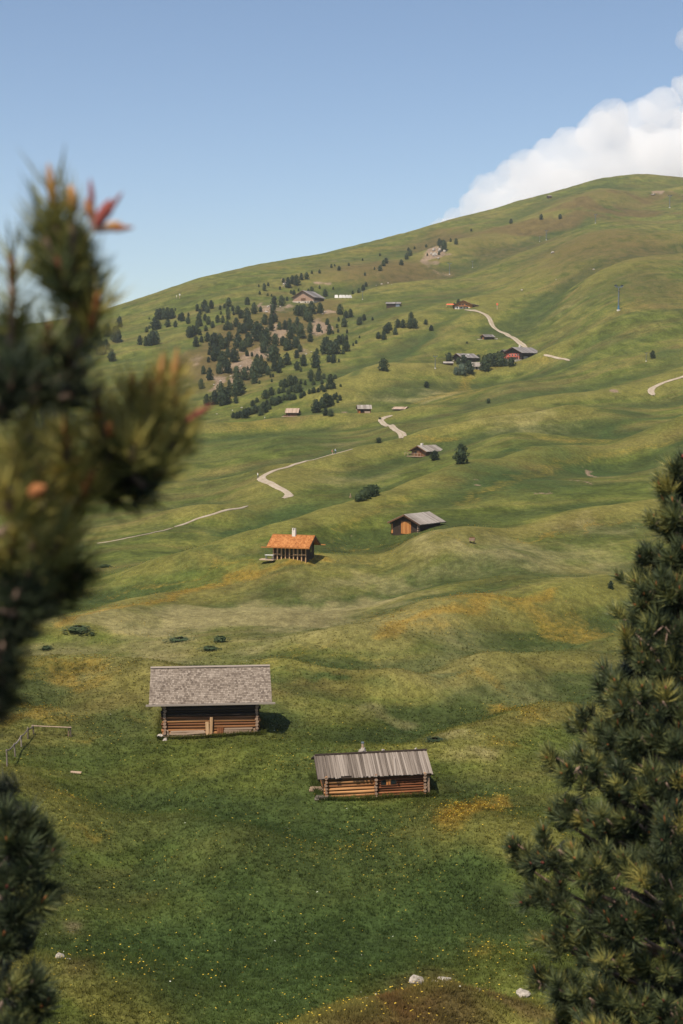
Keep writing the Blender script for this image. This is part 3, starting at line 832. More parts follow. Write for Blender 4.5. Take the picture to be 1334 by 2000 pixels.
# ------------------------------------------------------------------ shingled log barn
p = hit(411, 1441)
p = Vector((p.x, p.y + 0.5, 0)); p.z = float(gz(p.x, p.y)[0]) - 0.10
barn = empty('log_barn', p, math.atan2(p.x, p.y) * -1.0, 'large log barn with grey wood-shingle roof beside the smaller plank-roofed hut', 'barn')
HW, DP, EZ, OV, SL = 3.42, 6.4, 2.72, 0.62, math.tan(math.radians(27))
RX0, RX1 = -4.55, 4.55
ry, rz = DP / 2, EZ + (DP / 2 + OV) * SL
zs = [0.10 + 0.232 * i for i in range(13)]
logs_along(barn, [m_log_brown, m_log_gold, m_log_brown], 0.0, -HW - 0.2, HW + 0.2, zs[:7], 0.125, 'x', seed=3)
logs_along(barn, m_black_wood, 0.0, -HW - 0.2, HW + 0.2, zs[7:], 0.125, 'x', seed=4)   # upper courses: eave shade put into a darker log colour
logs_along(barn, m_log_dark, DP, -HW - 0.2, HW + 0.2, zs, 0.125, 'x', seed=5)
zs2 = [0.0 + 0.232 * i for i in range(12)]
logs_along(barn, [m_log_brown, m_log_dark], -HW, -0.28, DP + 0.28, zs2, 0.125, 'y', seed=7)
logs_along(barn, [m_log_brown, m_log_dark], HW, -0.28, DP + 0.28, zs2, 0.125, 'y', seed=9)
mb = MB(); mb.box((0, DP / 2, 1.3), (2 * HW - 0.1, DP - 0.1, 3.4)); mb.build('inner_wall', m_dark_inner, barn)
for sx in (-1, 1):      # gable logs
    for i in range(6):
        z = 3.12 + 0.23 * i; half = (rz - 0.12 - z) / SL
        if half < 0.25: break
        o = mesh_obj('gable_log', log_mesh(2 * half, 0.12, seed=30 + i), m_log_dark, barn, (sx * HW, ry, z), (0, 0, math.pi / 2))
    mb = MB(); mb.poly([(sx * (HW - .1), 0.1, 3.0), (sx * (HW - .1), DP - 0.1, 3.0), (sx * (HW - .1), ry, rz - 0.15)], [(0, 1, 2)]); mb.build('gable_wall', m_black_wood, barn)
mb = MB(); slab(mb, RX0, RX1, (-OV, EZ), (ry, rz), 0.06); slab(mb, RX0, RX1, (ry + 0.003, rz), (DP + OV, EZ), 0.06)
roof = mb.build('roof', m_grey_wood, barn)
shingles(roof, m_shingle, RX0, RX1, (-OV - 0.04, EZ - 0.02), (ry, rz), 0.205, 0.155, 4)
shingles(roof, m_shingle, RX0, RX1, (DP + OV + 0.04, EZ - 0.02), (ry, rz), 0.205, 0.155, 5)
board(roof, 'ridge_board', m_grey_wood, (0, ry - 0.07, rz + 0.075), (9.12, 0.2, 0.03), (math.radians(27), 0, 0))
board(roof, 'ridge_board', m_grey_wood, (0, ry + 0.09, rz + 0.07), (9.12, 0.2, 0.03), (-math.radians(27), 0, 0))
board(roof, 'eave_gutter', m_grey_wood, (0, -OV - 0.13, EZ - 0.07), (9.55, 0.14, 0.12))
board(roof, 'eave_gutter', m_grey_wood, (0, DP + OV + 0.13, EZ - 0.07), (9.55, 0.14, 0.12))
for xx in np.linspace(-4.4, 4.4, 9):
    mb = MB(); slab(mb, xx - 0.06, xx + 0.06, (-OV + 0.02, EZ - 0.075), (ry - .1, rz - 0.125), 0.13); mb.build('rafter', m_log_dark, roof)
for (yy, zz) in ((0.0, EZ + OV * SL - 0.28), (DP, EZ + OV * SL - 0.28), (ry, rz - 0.32)):
    mesh_obj('purlin', log_mesh(8.9, 0.12, seed=77), m_log_dark, barn, (0, yy, zz))
# props, loose planks and a hatch on the lit front
board(barn, 'leaning_board', m_tan_wood, (0.0, -0.25, 0.72), (1.72, 0.21, 0.06), (math.radians(90), math.radians(-88), math.radians(0)))
board(barn, 'leaning_board', m_tan_wood, (-0.27, -0.24, 0.55), (1.35, 0.25, 0.06), (math.radians(90), math.radians(-92), 0))
for (x0, x1, z, yy, h, rt) in ((-3.15, -0.45, 0.12, -.20, .20, .02), (-3.1, -1.75, 0.34, -.17, .16, -.01), (-1.8, -0.42, 0.40, -.22, .14, .06), (-3.0, -0.5, 0.52, -.15, .11, .01), (0.25, 1.0, 0.12, -.18, .2, 0), (0.95, 3.05, 0.16, -.20, .22, .015), (0.95, 3.0, 0.42, -.17, .24, -.01), (1.0, 3.1, 0.64, -.14, .12, 0), (1.1, 2.2, 0.3, -.23, .1, .02)):
    board(barn, 'plank', m_pale_wood, ((x0 + x1) / 2, yy, z), (x1 - x0, 0.05, h), (0, -rt, 0))
hatch = board(barn, 'hatch', m_log_red, (0.68, -0.15, 0.48), (0.5, 0.05, 0.52))
for k in range(3):
    board(barn, 'hatch_slat', m_log_red, (0.52 + 0.16 * k, -0.19, 0.48), (0.12, 0.03, 0.54))
for sx in (-1, 1):
    board(barn, 'corner_post', m_pale_wood, (sx * 3.2, -0.22, 0.28), (0.1, 0.1, 0.75), (0, 0.04 * sx, 0))
mesh_obj('foundation_stone', ROCKS[1], None, barn, (-3.75, -0.2, 0.22), (0, 0, .4), (0.34, 0.3, 0.28))
mesh_obj('foundation_stone', ROCKS[2], None, barn, (-3.35, -0.5, 0.02), (0, 0, 1.4), (0.42, 0.3, 0.25))
mesh_obj('foundation_stone', ROCKS[3], None, barn, (3.35, -0.1, 0.15), (0, 0, 2.4), (0.3, 0.3, 0.3))

# ------------------------------------------------------------------ low hut with a board roof
p = hit(735, 1561)
p = Vector((p.x, p.y + 0.35, 0)); p.z = float(gz(p.x, p.y)[0]) - 0.02
hut = empty('plank_roof_hut', p, math.radians(6.0), 'low log hut with long grey plank roof and small chimney, nearest building', 'hut')
hut.rotation_euler.y = math.radians(-1.2)
HW, DP, EZ, OV, SL = 3.22, 4.5, 1.45, 0.30, math.tan(math.radians(18.5))
ry, rz = DP / 2, EZ + (DP / 2 + OV) * SL
logs_along(hut, [m_log_gold, m_log_gold, m_log_brown], 0.0, -HW - 0.1, -0.1, [0.02 + 0.222 * i for i in range(7)], 0.118, 'x', seed=41, jit=.05)
logs_along(hut, [m_log_red, m_log_red, m_log_brown], 0.0, 0.05, HW, [-0.02 + 0.165 * i for i in range(10)], 0.085, 'x', seed=43, jit=.05)
logs_along(hut, m_log_dark, DP, -HW, HW, [0.02 + 0.222 * i for i in range(7)], 0.118, 'x', seed=45)
for xx, mm in ((-HW + 0.05, m_log_gold), (-0.02, m_log_brown), (HW - 0.12, m_log_gold)):
    logs_along(hut, [mm, m_log_brown], xx, -0.26, DP + 0.22, [0.13 + 0.222 * i for i in range(7)], 0.105, 'y', seed=int(50 + xx * 3), jit=.08)
board(hut, 'corner_board', m_pale_wood, (HW + 0.12, -0.05, 0.75), (0.16, 0.1, 1.25))
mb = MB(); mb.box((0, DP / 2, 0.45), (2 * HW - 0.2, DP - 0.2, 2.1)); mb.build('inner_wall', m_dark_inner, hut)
for sx in (-1, 1):
    mb = MB(); x = sx * (HW - 0.02)
    mb.poly([(x, 0.0, 1.45), (x, DP, 1.45), (x, ry, rz - 0.1), (x - .08 * sx, 0.0, 1.45), (x - .08 * sx, DP, 1.45), (x - .08 * sx, ry, rz - 0.1)], [(0, 1, 2), (5, 4, 3), (0, 2, 5, 3), (1, 4, 5, 2), (0, 3, 4, 1)])
    mb.build('gable_wall', m_log_dark, hut)
mb = MB(); slab(mb, -3.72, 3.58, (-OV + .05, EZ - .035 + .05 * SL), (ry, rz - 0.03), 0.05); slab(mb, -3.72, 3.58, (ry + .003, rz - 0.03), (DP + OV - .05, EZ - .035 + .05 * SL), 0.05)
roof = mb.build('roof', m_black_wood, hut)
rnd = random.Random(5)
sl = math.atan(SL); LS = (ry + OV) / math.cos(sl)
for side in (-1, 1):
    x = -3.72; i = 0
    while x < 3.55:
        w = rnd.uniform(0.10, 0.17); w = min(w, 3.62 - x)
        L = LS + rnd.uniform(-0.06, 0.08)
        up = rnd.uniform(0.0, 0.022) + (0.018 if i % 2 else 0)
        s = LS - L / 2
        if 1.45 < x + 3.72 < 2.05 and side < 0: L = LS * 0.9; s = LS - L / 2 - 0.1
        yy = (-OV + s * math.cos(sl) - math.sin(sl) * (up + .015)) if side < 0 else DP + OV - s * math.cos(sl) + math.sin(sl) * (up + .015)
        zz = EZ + s * math.sin(sl) + math.cos(sl) * (up + .015)
        # board length runs along its own X so that the grain follows the slope
        o = mesh_obj('plank', unit_box(m_grey_wood), None, roof, (x + w / 2, yy, zz), None, (L, w - 0.012, 0.028))
        rot = Matrix.Rotation(sl if side < 0 else -sl, 3, 'X') @ Matrix.Rotation(math.pi / 2 + rnd.uniform(-.012, .012), 3, 'Z')
        o.rotation_euler = rot.to_euler()
        x += w; i += 1
board(roof, 'ridge_board', m_black_wood, (0, ry - .06, rz + 0.075), (7.3, 0.16, 0.03), (sl, 0, 0))
board(roof, 'ridge_board', m_black_wood, (0, ry + .08, rz + 0.07), (7.3, 0.16, 0.03), (-sl, 0, 0))
board(roof, 'loose_board', m_grey_wood, (1.28, 0.45, EZ + 0.97 * SL + 0.09), (2.1, 0.13, 0.03), (Matrix.Rotation(sl, 3, 'X') @ Matrix.Rotation(math.pi / 2 - 0.09, 3, 'Z')).to_euler())
for xx in (-3.6, -2.2, -0.7, 0.8, 2.2, 3.45):
    mb = MB(); slab(mb, xx - 0.05, xx + 0.05, (-OV + 0.1, EZ - 0.10), (ry - .05, rz - 0.17), 0.1); mb.build('rafter', m_log_dark, roof)
mb = MB()
for (cx, cy, cz, s) in ((-0.5, ry + 0.3, rz - 0.05, .44), (-0.53, ry + 0.29, rz + 0.08, .36), (-0.48, ry + .3, rz + .2, .27)):
    mb.box((cx, cy, cz), (s, s * 0.9, 0.2), Matrix.Rotation(cz * 3, 3, 'Z'))
ch = mb.build('chimney', m_stone, hut)
mb = MB(); mb.tube((-0.5, ry + .3, rz + .25), (-0.5, ry + .3, rz + .58), 0.085, n=10); mb.build('flue_pipe', m_pale_wood, ch)
mb = MB(); mb.tube((-0.5, ry + .3, rz + .60), (-0.5, ry + .3, rz + .68), 0.11, 0.10, n=10); mb.build('flue_cap', m_tin, ch)
mesh_obj('roof_stone', ROCKS[0], None, hut, (0.82, ry + .1, rz + 0.13), None, (0.13, 0.11, 0.12))
mesh_obj('roof_stone', ROCKS[2], None, hut, (2.95, ry + .1, rz + 0.12), (0, 0, 1), (0.14, 0.11, 0.10))
win = board(hut, 'window', m_dark_inner, (0.80, -0.075, 1.0), (1.0, 0.03, 0.36))
win_fr = board(hut, 'window_shutter', m_orange_wood, (0.78, -0.11, 1.02), (0.26, 0.03, 0.38))
board(hut, 'window_bar', m_log_red, (0.78, -0.135, 1.02), (0.05, 0.02, 0.38))
board(hut, 'window_frame', m_log_red, (0.80, -0.11, 1.20), (1.0, 0.04, 0.05)); board(hut, 'window_sill', m_log_red, (0.80, -0.11, 0.80), (1.0, 0.05, 0.05))
board(hut, 'window_pane', m_glass, (0.50, -0.10, 1.0), (0.2, 0.01, 0.3)); board(hut, 'window_pane', m_glass, (1.10, -0.10, 1.0), (0.2, 0.01, 0.3))
board(hut, 'base_plank', m_pale_wood, (1.0, -0.17, 0.02), (2.9, 0.05, 0.12), (0, -0.03, 0)); board(hut, 'base_plank', m_grey_wood, (-1.6, -0.2, 0.02), (2.8, 0.05, 0.14))
for k, (px, py, lab) in enumerate(((618, 1545, 'stack of pale boards lying left of the plank-roofed hut'), (628, 1562, 'low pile of grey timbers at the left corner of the plank-roofed hut'))):
    q = hit(px, py); st = empty('timber_stack', q, math.radians(4), lab, 'timber')
    for j in range(4):
        board(st, 'timber', m_pale_wood if k == 0 else m_grey_wood, (rnd.uniform(-.06, .06), (j % 2) * 0.22, 0.06 + 0.11 * (j // 2)), (0.95 - 0.1 * j, 0.2, 0.1), (0, 0, rnd.uniform(-.05, .05)))

# ------------------------------------------------------------------ rail fence left of the barn
fpx = [(14, 1497), (30, 1478), (42, 1459), (54, 1443), (66, 1434), (139, 1439)]
fh = [1.15, 0.95, 0.85, 0.85, 0.72, 0.80]
fb = [hit(*q) for q in fpx]
fence = empty('rail_fence', fb[4], 0, 'weathered grey rail fence with leaning posts on the left meadow', 'fence')
tops = []
for q, h_ in zip(fb, fh):
    l = q - fb[4]
    lean = Vector((rnd.uniform(-.08, .08), rnd.uniform(-.05, .05), 0))
    mb = MB(); mb.tube(l - Vector((0, 0, .3)), l + Vector((0, 0, h_)) + lean, 0.06, 0.05, 7); mb.build('post', m_grey_wood, fence)
    tops.append(l + Vector((0, -0.07, h_ - 0.08)) + lean)
for i in range(5):
    a_, b_ = tops[i], tops[i + 1]
    pts_ = [a_ + (b_ - a_) * t + Vector((0, 0, -0.10 * math.sin(math.pi * t) if i < 4 else 0.0)) for t in (-0.03, .25, .5, .75, 1.03)]
    MB().path(pts_, [0.05] * 5, 6).build('rail', m_pale_wood if i == 4 else m_grey_wood, fence)
MB().tube(tops[5] + Vector((-.12, 0, .02)), fb[5] - fb[4] + Vector((-.2, 0, 0)), 0.045, 0.045, 6).build('brace', m_pale_wood, fence)
q = hit(148, 1510); mesh = board(None, 'loose_board', m_pale_wood, (q.x, q.y, q.z + .05), (0.75, 0.3, 0.06), (0.1, 0.05, -.1)); tag(mesh, 'pale board lying in the grass below the rail fence', 'board')
# ------------------------------------------------------------------ gabled houses farther up the slope
def gable_house(name, px, py, yaw, L, W, H, rise, label, cat, wall, roofm, ov=(0.7, 0.6), anchor=(0, 0), course=0.0, lift=0.0, roof_th=0.12, sink=1.2, dz=0.0):
    """local x runs along the ridge, -y is the front eave side; anchor: local point standing on the pixel"""
    q = hit(px, py)
    c, s = math.cos(yaw), math.sin(yaw)
    ax, ay = anchor
    x = q.x - (ax * c - ay * s); y = q.y - (ax * s + ay * c)
    root = empty(name, (x, y, q.z + dz), yaw, label, cat)
    oe, og = ov
    hx, hy = L / 2, W / 2
    tz = rise / (hy + oe)                       # roof pitch, eave tip at height H - oe*tz
    def wallbox(nm, cx, cy, sx, sy, z0, z1):
        mb = MB()
        if course > 0:
            n = int((z1 - z0) / course)
            for i in range(n):
                k = 0.0 if i % 2 else 0.05
                mb.box((cx, cy, z0 + course * (i + .5)), (sx + k * (sx > sy), sy + k * (sy > sx) , course * 0.93))
            mb.box((cx, cy, (z0 + z1) / 2), (sx * 0.99 - 0.05, sy * 0.99 - 0.05, z1 - z0))
        else:
            mb.box((cx, cy, (z0 + z1) / 2), (sx, sy, z1 - z0))
        return mb.build(nm, wall, root)
    wallbox('wall', 0, -hy + .1, L - .41, .2, -sink, H); wallbox('wall', 0, hy - .1, L - .41, .2, -sink, H)
    wallbox('wall', -hx + .1, 0, .2, W, -sink, H); wallbox('wall', hx - .1, 0, .2, W, -sink, H)
    zr = H + tz * hy - 0.02
    for sx in (-1, 1):
        mb = MB(); xo, xi = sx * hx, sx * (hx - 0.18)
        mb.poly([(xo, -hy, H), (xo, hy, H), (xo, 0, zr - .05), (xi, -hy, H), (xi, hy, H), (xi, 0, zr - .05)], [(0, 1, 2), (5, 4, 3), (0, 2, 5, 3), (1, 4, 5, 2), (0, 3, 4, 1)])
        mb.build('gable', wall, root)
    mb = MB(); ez = H - oe * tz + roof_th
    slab(mb, -hx - og, hx + og, (-hy - oe, ez), (0, zr + roof_th), roof_th)
    slab(mb, -hx - og, hx + og, (0.004, zr + roof_th), (hy + oe, ez), roof_th)
    roof = mb.build('roof', roofm, root)
    roof['_p'] = (ez, zr + roof_th)
    for sx in (-1, 1):                           # barge boards
        for sy in (-1, 1):
            mb = MB(); X = sx * (hx + og + .03)
            slab(mb, X - .03, X + .03, (sy * (hy + oe), ez + .02), (0.0, zr + roof_th + .02), 0.24)
            mb.build('barge_board', m_log_dark, roof)
    return root, roof
def roof_rows(roof, mat, L, W, ov, n, seed, nm='roof_board'):
    """long boards lying up the slope on both sides, joined (each is under four pixels wide)"""
    ez, zr = roof['_p']; hy = W / 2 + ov[0]; hx = L / 2 + ov[1]
    rn = random.Random(seed)
    mb = MB(); T = []
    for side in (-1, 1):
        for i in range(n):
            x0 = -hx + 2 * hx * i / n; x1 = x0 + 2 * hx / n - 0.02
            u = 0.035 + rn.uniform(0, .035)
            slab(mb, x0, x1, (side * (hy + rn.uniform(-.05, .08)), ez + u), (0.0, zr + u), 0.03)
            T += [rn.random()] * 8
    me = mb.mesh(nm, mat); at_ = me.attributes.new('tone', 'FLOAT', 'POINT'); at_.data.foreach_set('value', T)
    return tag(mesh_obj(nm, me, None, roof), kind='stuff')
m_boards_grey = shingle_mat('grey_roof_boards', [(0.28, (0.13, 0.108, 0.090)), (0.5, (0.215, 0.186, 0.162)), (0.75, (0.30, 0.268, 0.24))])
m_boards_tan = shingle_mat('tan_roof_boards', [(0.28, (0.20, 0.135, 0.095)), (0.5, (0.30, 0.215, 0.16)), (0.75, (0.38, 0.285, 0.22))])
m_boards_dark = shingle_mat('dark_roof_boards', [(0.28, (0.075, 0.066, 0.062)), (0.5, (0.145, 0.13, 0.125)), (0.75, (0.23, 0.21, 0.205))])
m_red_paint = plain_mat('coral_red_paint', (0.40, 0.095, 0.06), 0.7, 0.15, 0.5)
m_white_paint = plain_mat('white_paint', (0.52, 0.50, 0.47), 0.6, 0.08, 1.0)
m_barn_wood = wood_mat('barn_siding', (0.16, 0.095, 0.065), (0.28, 0.175, 0.125), (0.40, 0.27, 0.20), grain=(14, 14, 1.2), rnd=0.1)
m_cloth_red = plain_mat('red_canvas', (0.62, 0.13, 0.06), 0.8, 0.1)

# orange-roofed chalet with a posted front
q = hit(568, 1091); s = mpp(q)
L, W, H, R = 5.1, 3.7, 2.1, 1.55
ch, rf = gable_house('orange_roof_chalet', 566, 1091, math.radians(-17), L, W, H, R, 'small chalet with bright orange shingle roof and white chimney in the meadow', 'chalet', m_black_wood, m_orange_wood, (0.85, 0.75), (0, -W / 2))
ez, zr = rf['_p']
for sd in (-1, 1):
    shingles(rf, m_shingle_orange, -L / 2 - .75, L / 2 + .75, (sd * (W / 2 + .9), ez), (0, zr), 0.24, 0.2, 8 + sd, lift=0.02)
board(rf, 'eave_gutter', m_orange_wood, (-0.35, -W / 2 - 1.0, ez - .05), (L + 2.35, 0.12, 0.12)); board(rf, 'eave_gutter', m_orange_wood, (0.3, W / 2 + 1.0, ez - .05), (L + 2.3, 0.12, 0.12))
board(rf, 'ridge_cap', m_orange_wood, (0, 0, zr + .06), (L + 1.5, 0.2, 0.06))
for i in range(9):
    x = -L / 2 + 0.05 + (L - .1) * i / 8
    board(ch, 'post', m_tan_wood, (x, -W / 2 - 0.12, 0.65), (0.15, 0.15, 2.9))
for i in range(8):
    x = -L / 2 + 0.05 + (L - .1) * (i + .5) / 8
    if i in (1, 2, 4, 5, 6):
        fr = board(ch, 'window', m_tan_wood, (x, -W / 2 - 0.02, 1.2), (0.46, 0.05, 1.5))
        board(ch, 'window_pane', m_glass, (x, -W / 2 - 0.055, 1.2), (0.38, 0.02, 1.4))
    else:
        board(ch, 'wall_panel', m_black_wood, (x, -W / 2 - 0.03, 1.0), (0.44, 0.05, 2.0))
for x0, x1 in ((-L / 2, -L / 2 + 1.2), (L / 2 - 1.9, L / 2 - .1)):
    board(ch, 'rail', m_tan_wood, ((x0 + x1) / 2, -W / 2 - 0.2, 0.62), (x1 - x0, 0.05, 0.07))
board(ch, 'gable_window', m_glass, (L / 2 + .02, 0.3, 1.2), (0.03, 0.8, 0.8))
mb = MB(); mb.box((0.1, -0.12, zr + .25), (0.52, 0.5, 1.0)); chm = mb.build('chimney', m_plaster, ch)
for sx in (-1, 1):
    mb = MB(); mb.box((0.1 + sx * .17, -0.12, zr + .9), (0.15, 0.42, 0.34), Matrix.Rotation(-0.12 * sx, 3, 'Y')); mb.build('chimney_horn', m_plaster, chm)
deck = board(ch, 'terrace', m_pale_wood, (-L / 2 - 0.55, -W / 2 - 1.0, -0.12), (2.2, 1.2, 0.12))
tb = empty('garden_table', ch.matrix_world @ Vector((0, 0, 0)), 0)
wp = Vector(ch.location) + Matrix.Rotation(math.radians(-17), 3, 'Z') @ Vector((-L / 2 - 0.2, -W / 2 - 1.1, -0.06))
tb.location = wp; tb.rotation_euler.z = math.radians(-17); tag(tb, 'pale grey table on the terrace of the orange-roofed chalet', 'table')
board(tb, 'table_top', m_white_paint, (0, 0, 0.62), (1.3, 0.6, 0.07))
for sx in (-.5, .5):
    for sy in (-.22, .22): board(tb, 'leg', m_tin, (sx, sy, 0.3), (0.07, 0.07, 0.6))

# log barn with orange board doors
L, W, H, R = 6.0, 5.6, 2.0, 1.55
bn, rf = gable_house('orange_door_barn', 793, 1043, math.radians(50), L, W, H, R, 'dark log barn with pale grey roof and orange board doors in its gable', 'barn', m_black_wood, m_grey_wood, (0.7, 0.65), (-L / 2, 0), course=0.2)
roof_rows(rf, m_boards_grey, L, W, (0.7, 0.65), 16, 3)
for yy in np.linspace(-1.1 + .0, 0.6, 5):
    board(bn, 'door_board', m_orange_wood, (-L / 2 - .06, -yy - .3, 1.05), (0.06, 0.40, 2.1 - 0.05 * abs(yy)))
board(bn, 'door_beam', m_log_dark, (-L / 2 - .08, -.05, 2.2), (0.1, 2.3, 0.14))
for yy in (1.75, 2.15, 2.55, 2.95):
    board(bn, 'shed_door_board', m_orange_wood, (-L / 2 + .15, yy + .1, 0.75), (0.06, 0.37, 1.75 - .12 * (yy - 1.7)))
mb = MB(); slab(mb, -L / 2 - .1, L / 2 - .2, (W / 2 + .75, 1.5), (W / 2, 2.1), 0.08); mb.build('lean_to_roof', m_grey_wood, bn)
mb = MB(); mb.box((0.1, W / 2 + .6, 0.3), (L - .4, 0.1, 2.2)); mb.build('lean_to_wall', m_log_dark, bn)
for i in range(5):
    board(bn, 'corner_log', m_pale_wood, (-L / 2 - .2, -W / 2 + .02, 0.1 + .36 * i), (0.5, 0.2, 0.2))
MB().tube((-L / 2 + .2, -W / 2 - .9, .1), (L / 2 + .3, -W / 2 - 1.0, 0.95), .07, .06, 6).build('rail', m_pale_wood, bn)
MB().tube((-L / 2 + .5, -W / 2 - .95, -.1), (L / 2 + .2, -W / 2 - 1.05, 0.7), .07, .06, 6).build('rail', m_pale_wood, bn)
for xx, zz in ((-1.5, .3), (0.6, .6), (2.8, .9)):
    MB().tube((xx, -W / 2 - .98, -1.0), (xx, -W / 2 - .98, zz + .25), .07, .06, 6).build('post', m_grey_wood, bn)
board(bn, 'plank_pile', m_pale_wood, (-1.9, -W / 2 - .6, 0.0), (1.7, 0.7, 0.3), (0, -.08, 0)); mesh_obj('foundation_stone', ROCKS[0], None, bn, (-3.0, -W / 2 - .2, 0.05), None, (.45, .35, .3))

# cabin below the bend, with deck
L, W, H, R = 6.9, 5.6, 1.75, 1.75
cb, rf = gable_house('deck_cabin', 818, 891, math.radians(46), L, W, H, R, 'dark cabin with wide grey roof and small deck beside a round pine', 'cabin', m_log_dark, m_grey_wood, (0.9, 0.8), (-L / 2, 0), course=0.25)
roof_rows(rf, m_boards_grey, L, W, (0.9, 0.8), 14, 5)
mb = MB(); mb.box((-1.6, .4, rf['_p'][1] + .2), (0.6, 0.6, 0.9)); mb.build('chimney', m_plaster, cb)
board(cb, 'deck', m_pale_wood, (-L / 2 - 1.1, .6, -0.05), (2.0, 6.5, 0.2))
for yy in np.linspace(-2.4, 3.8, 6): board(cb, 'deck_post', m_pale_wood, (-L / 2 - 2.0, yy, 0.45), (.1, .1, 1.0))
board(cb, 'deck_rail', m_pale_wood, (-L / 2 - 2.0, .7, 0.95), (.08, 6.4, .1))
board(cb, 'door', m_log_red, (-L / 2 - .04, -.6, .9), (.06, .9, 1.8)); board(cb, 'window', m_glass, (-L / 2 - .04, 1.2, 1.1), (.06, .7, .6))
board(cb, 'stone_footing', m_stone_wall, (0.6, -W / 2 - .05, 0.0), (L - 1.4, .2, 0.7))

# three small huts on the crest
def small_hut(px, py, yaw, L, W, H, R, label, roofm, wallm=m_log_dark, ov=(0.6, 0.45), dz=0.0):
    h_, rf_ = gable_house('meadow_hut', px, py, yaw, L, W, H, R, label, 'hut', wallm, m_grey_wood, ov, (0, -W / 2), 0.3, dz=dz)
    roof_rows(rf_, roofm, L, W, ov, 14, int(px))
    return h_
h1 = small_hut(570, 813, math.radians(-8), 5.0, 4.6, 1.7, 1.9, 'hut with pinkish tan roof on the crest below the pine rows', m_boards_tan)
board(h1, 'deck', m_pale_wood, (-0.4, -3.3, -0.1), (7.4, 1.2, 0.25)); board(h1, 'door', m_black_wood, (-1.2, -2.33, .7), (.9, .06, 1.4)); board(h1, 'log_stack', m_log_dark, (-3.0, -2.5, .3), (.9, .6, .7))
h2 = small_hut(712, 807, math.radians(5), 5.0, 4.0, 1.9, 1.6, 'hut with pale grey roof and boarded front between two crest huts', m_boards_grey, m_log_brown)
board(h2, 'porch', m_dark_inner, (-1.2, -2.03, 1.0), (1.5, .06, 1.3)); board(h2, 'front_boards', m_pale_wood, (1.1, -2.05, .45), (2.2, .08, .8)); board(h2, 'door', m_orange_wood, (-2.0, -2.1, .6), (.7, .06, 1.2))
h3 = small_hut(779, 802, math.radians(-30), 5.6, 3.6, 0.75, 1.0, 'long low shed with tan roof above the gravel bend', m_boards_tan)

# red farmhouse
L, W, H, R = 12.5, 12.0, 4.1, 3.2
fm, rf = gable_house('red_farmhouse', 1003, 703, math.radians(38), L, W, H, R, 'wide farmhouse with coral red front under a dark grey roof', 'farmhouse', m_black_wood, m_grey_wood, (1.6, 1.4), (-L / 2, 0), 0.0, sink=2.5)
roof_rows(rf, m_boards_dark, L, W, (1.6, 1.4), 14, 21)
mb = MB(); mb.box((-1, .6, rf['_p'][1] + .4), (0.9, 0.9, 1.3)); mb.build('chimney', m_plaster, fm)
mb = MB(); mb.box((-L / 2 - .06, 0.8, 1.75), (.1, 10.2, 3.3)); fr = mb.build('red_front', m_red_paint, fm)
for i, yy in enumerate((-3.4, -1.6, .6, 2.6, 4.6)):
    for z_ in ((0.9, 2.5) if i < 4 else (1.6,)):
        w_ = board(fm, 'window', m_white_paint, (-L / 2 - .13, yy, z_), (.05, .95, 1.0)); board(fm, 'window_pane', m_glass, (-L / 2 - .17, yy, z_), (.03, .75, .8))
board(fm, 'balcony', m_red_paint, (-L / 2 - .75, .6, 1.75), (1.2, 8.5, .5)); board(fm, 'door', m_black_wood, (-L / 2 - .12, -.5, 0.5), (.06, 1.1, 2.0))
mb = MB(); mb.box((-L / 2 - 1.9, .2, -1.0), (3.4, 12.6, 2.4)); mb.build('terrace', m_stone_wall, fm)
for xx in (-3.6, 4.8): 
    mb = MB(); mb.box((xx, -W / 2 - .12, .55), (2.4 if xx < 0 else 2.8, .3, 2.5)); mb.build('stone_pier', m_stone_wall, fm)
board(fm, 'stone_footing', m_stone_wall, (0.2, -W / 2 - .08, -.5), (L - .3, .22, 1.2))
for xx in np.linspace(-1.8, 3.0, 6): board(fm, 'side_window', m_white_paint, (xx, -W / 2 - .05, 1.35), (.45, .12, .55))
# side wing behind, with its own low gable
mb = MB(); mb.box((-4.4, 8.2, 1.6), (4.5, 5.0, 4.6)); mb.build('wing_wall', m_black_wood, fm)
mb = MB(); slab(mb, -7.2, -1.8, (11.6, 3.4), (7.6, 5.6), .2); slab(mb, -7.2, -1.8, (7.604, 5.6), (4.5, 3.9), .2); mb.build('wing_roof', m_boards_dark, fm)
mb = MB(); mb.box((-6.7, 8.4, 1.3), (.1, 4.4, 2.4)); mb.build('wing_front', m_red_paint, fm)

# barns beside the farmhouse
L, W, H, R = 10.5, 7.5, 2.6, 2.4
b1, rf = gable_house('farm_barn', 893, 707, math.radians(36), L, W, H, R, 'dark barn with grey roof between the trees left of the red farmhouse', 'barn', m_black_wood, m_grey_wood, (1.2, .9), (-L / 2, 0))
roof_rows(rf, m_boards_dark, L, W, (1.2, .9), 12, 25); board(b1, 'gate', m_dark_inner, (-L / 2 - .05, .3, 1.2), (.08, 2.6, 2.4)); board(b1, 'corner_wall', m_plaster, (-L / 2 - .1, 3.0, .7), (.2, 1.0, 1.4)); board(b1, 'corner_wall', m_plaster, (-L / 2 - .1, -3.0, .7), (.2, .9, 1.4))
b2, rf = gable_house('low_shed', 876, 713, math.radians(4), 4.6, 2.4, 1.0, .85, 'low shed with flat grey roof below the round pine', 'shed', m_log_dark, m_grey_wood, (.4, .3), (0, -1.2))
roof_rows(rf, m_boards_grey, 4.6, 2.4, (.4, .3), 8, 27); board(b2, 'door', m_black_wood, (-1.5, -1.24, .45), (.8, .06, .9))
b3, rf = gable_house('stone_outbuilding', 934, 722, math.radians(-6), 6.6, 7.5, 1.7, 2.3, 'stone outbuilding with broad pale shingle roof among the farm trees', 'outbuilding', m_stone_wall, m_grey_wood, (.7, .5), (0, -3.75))
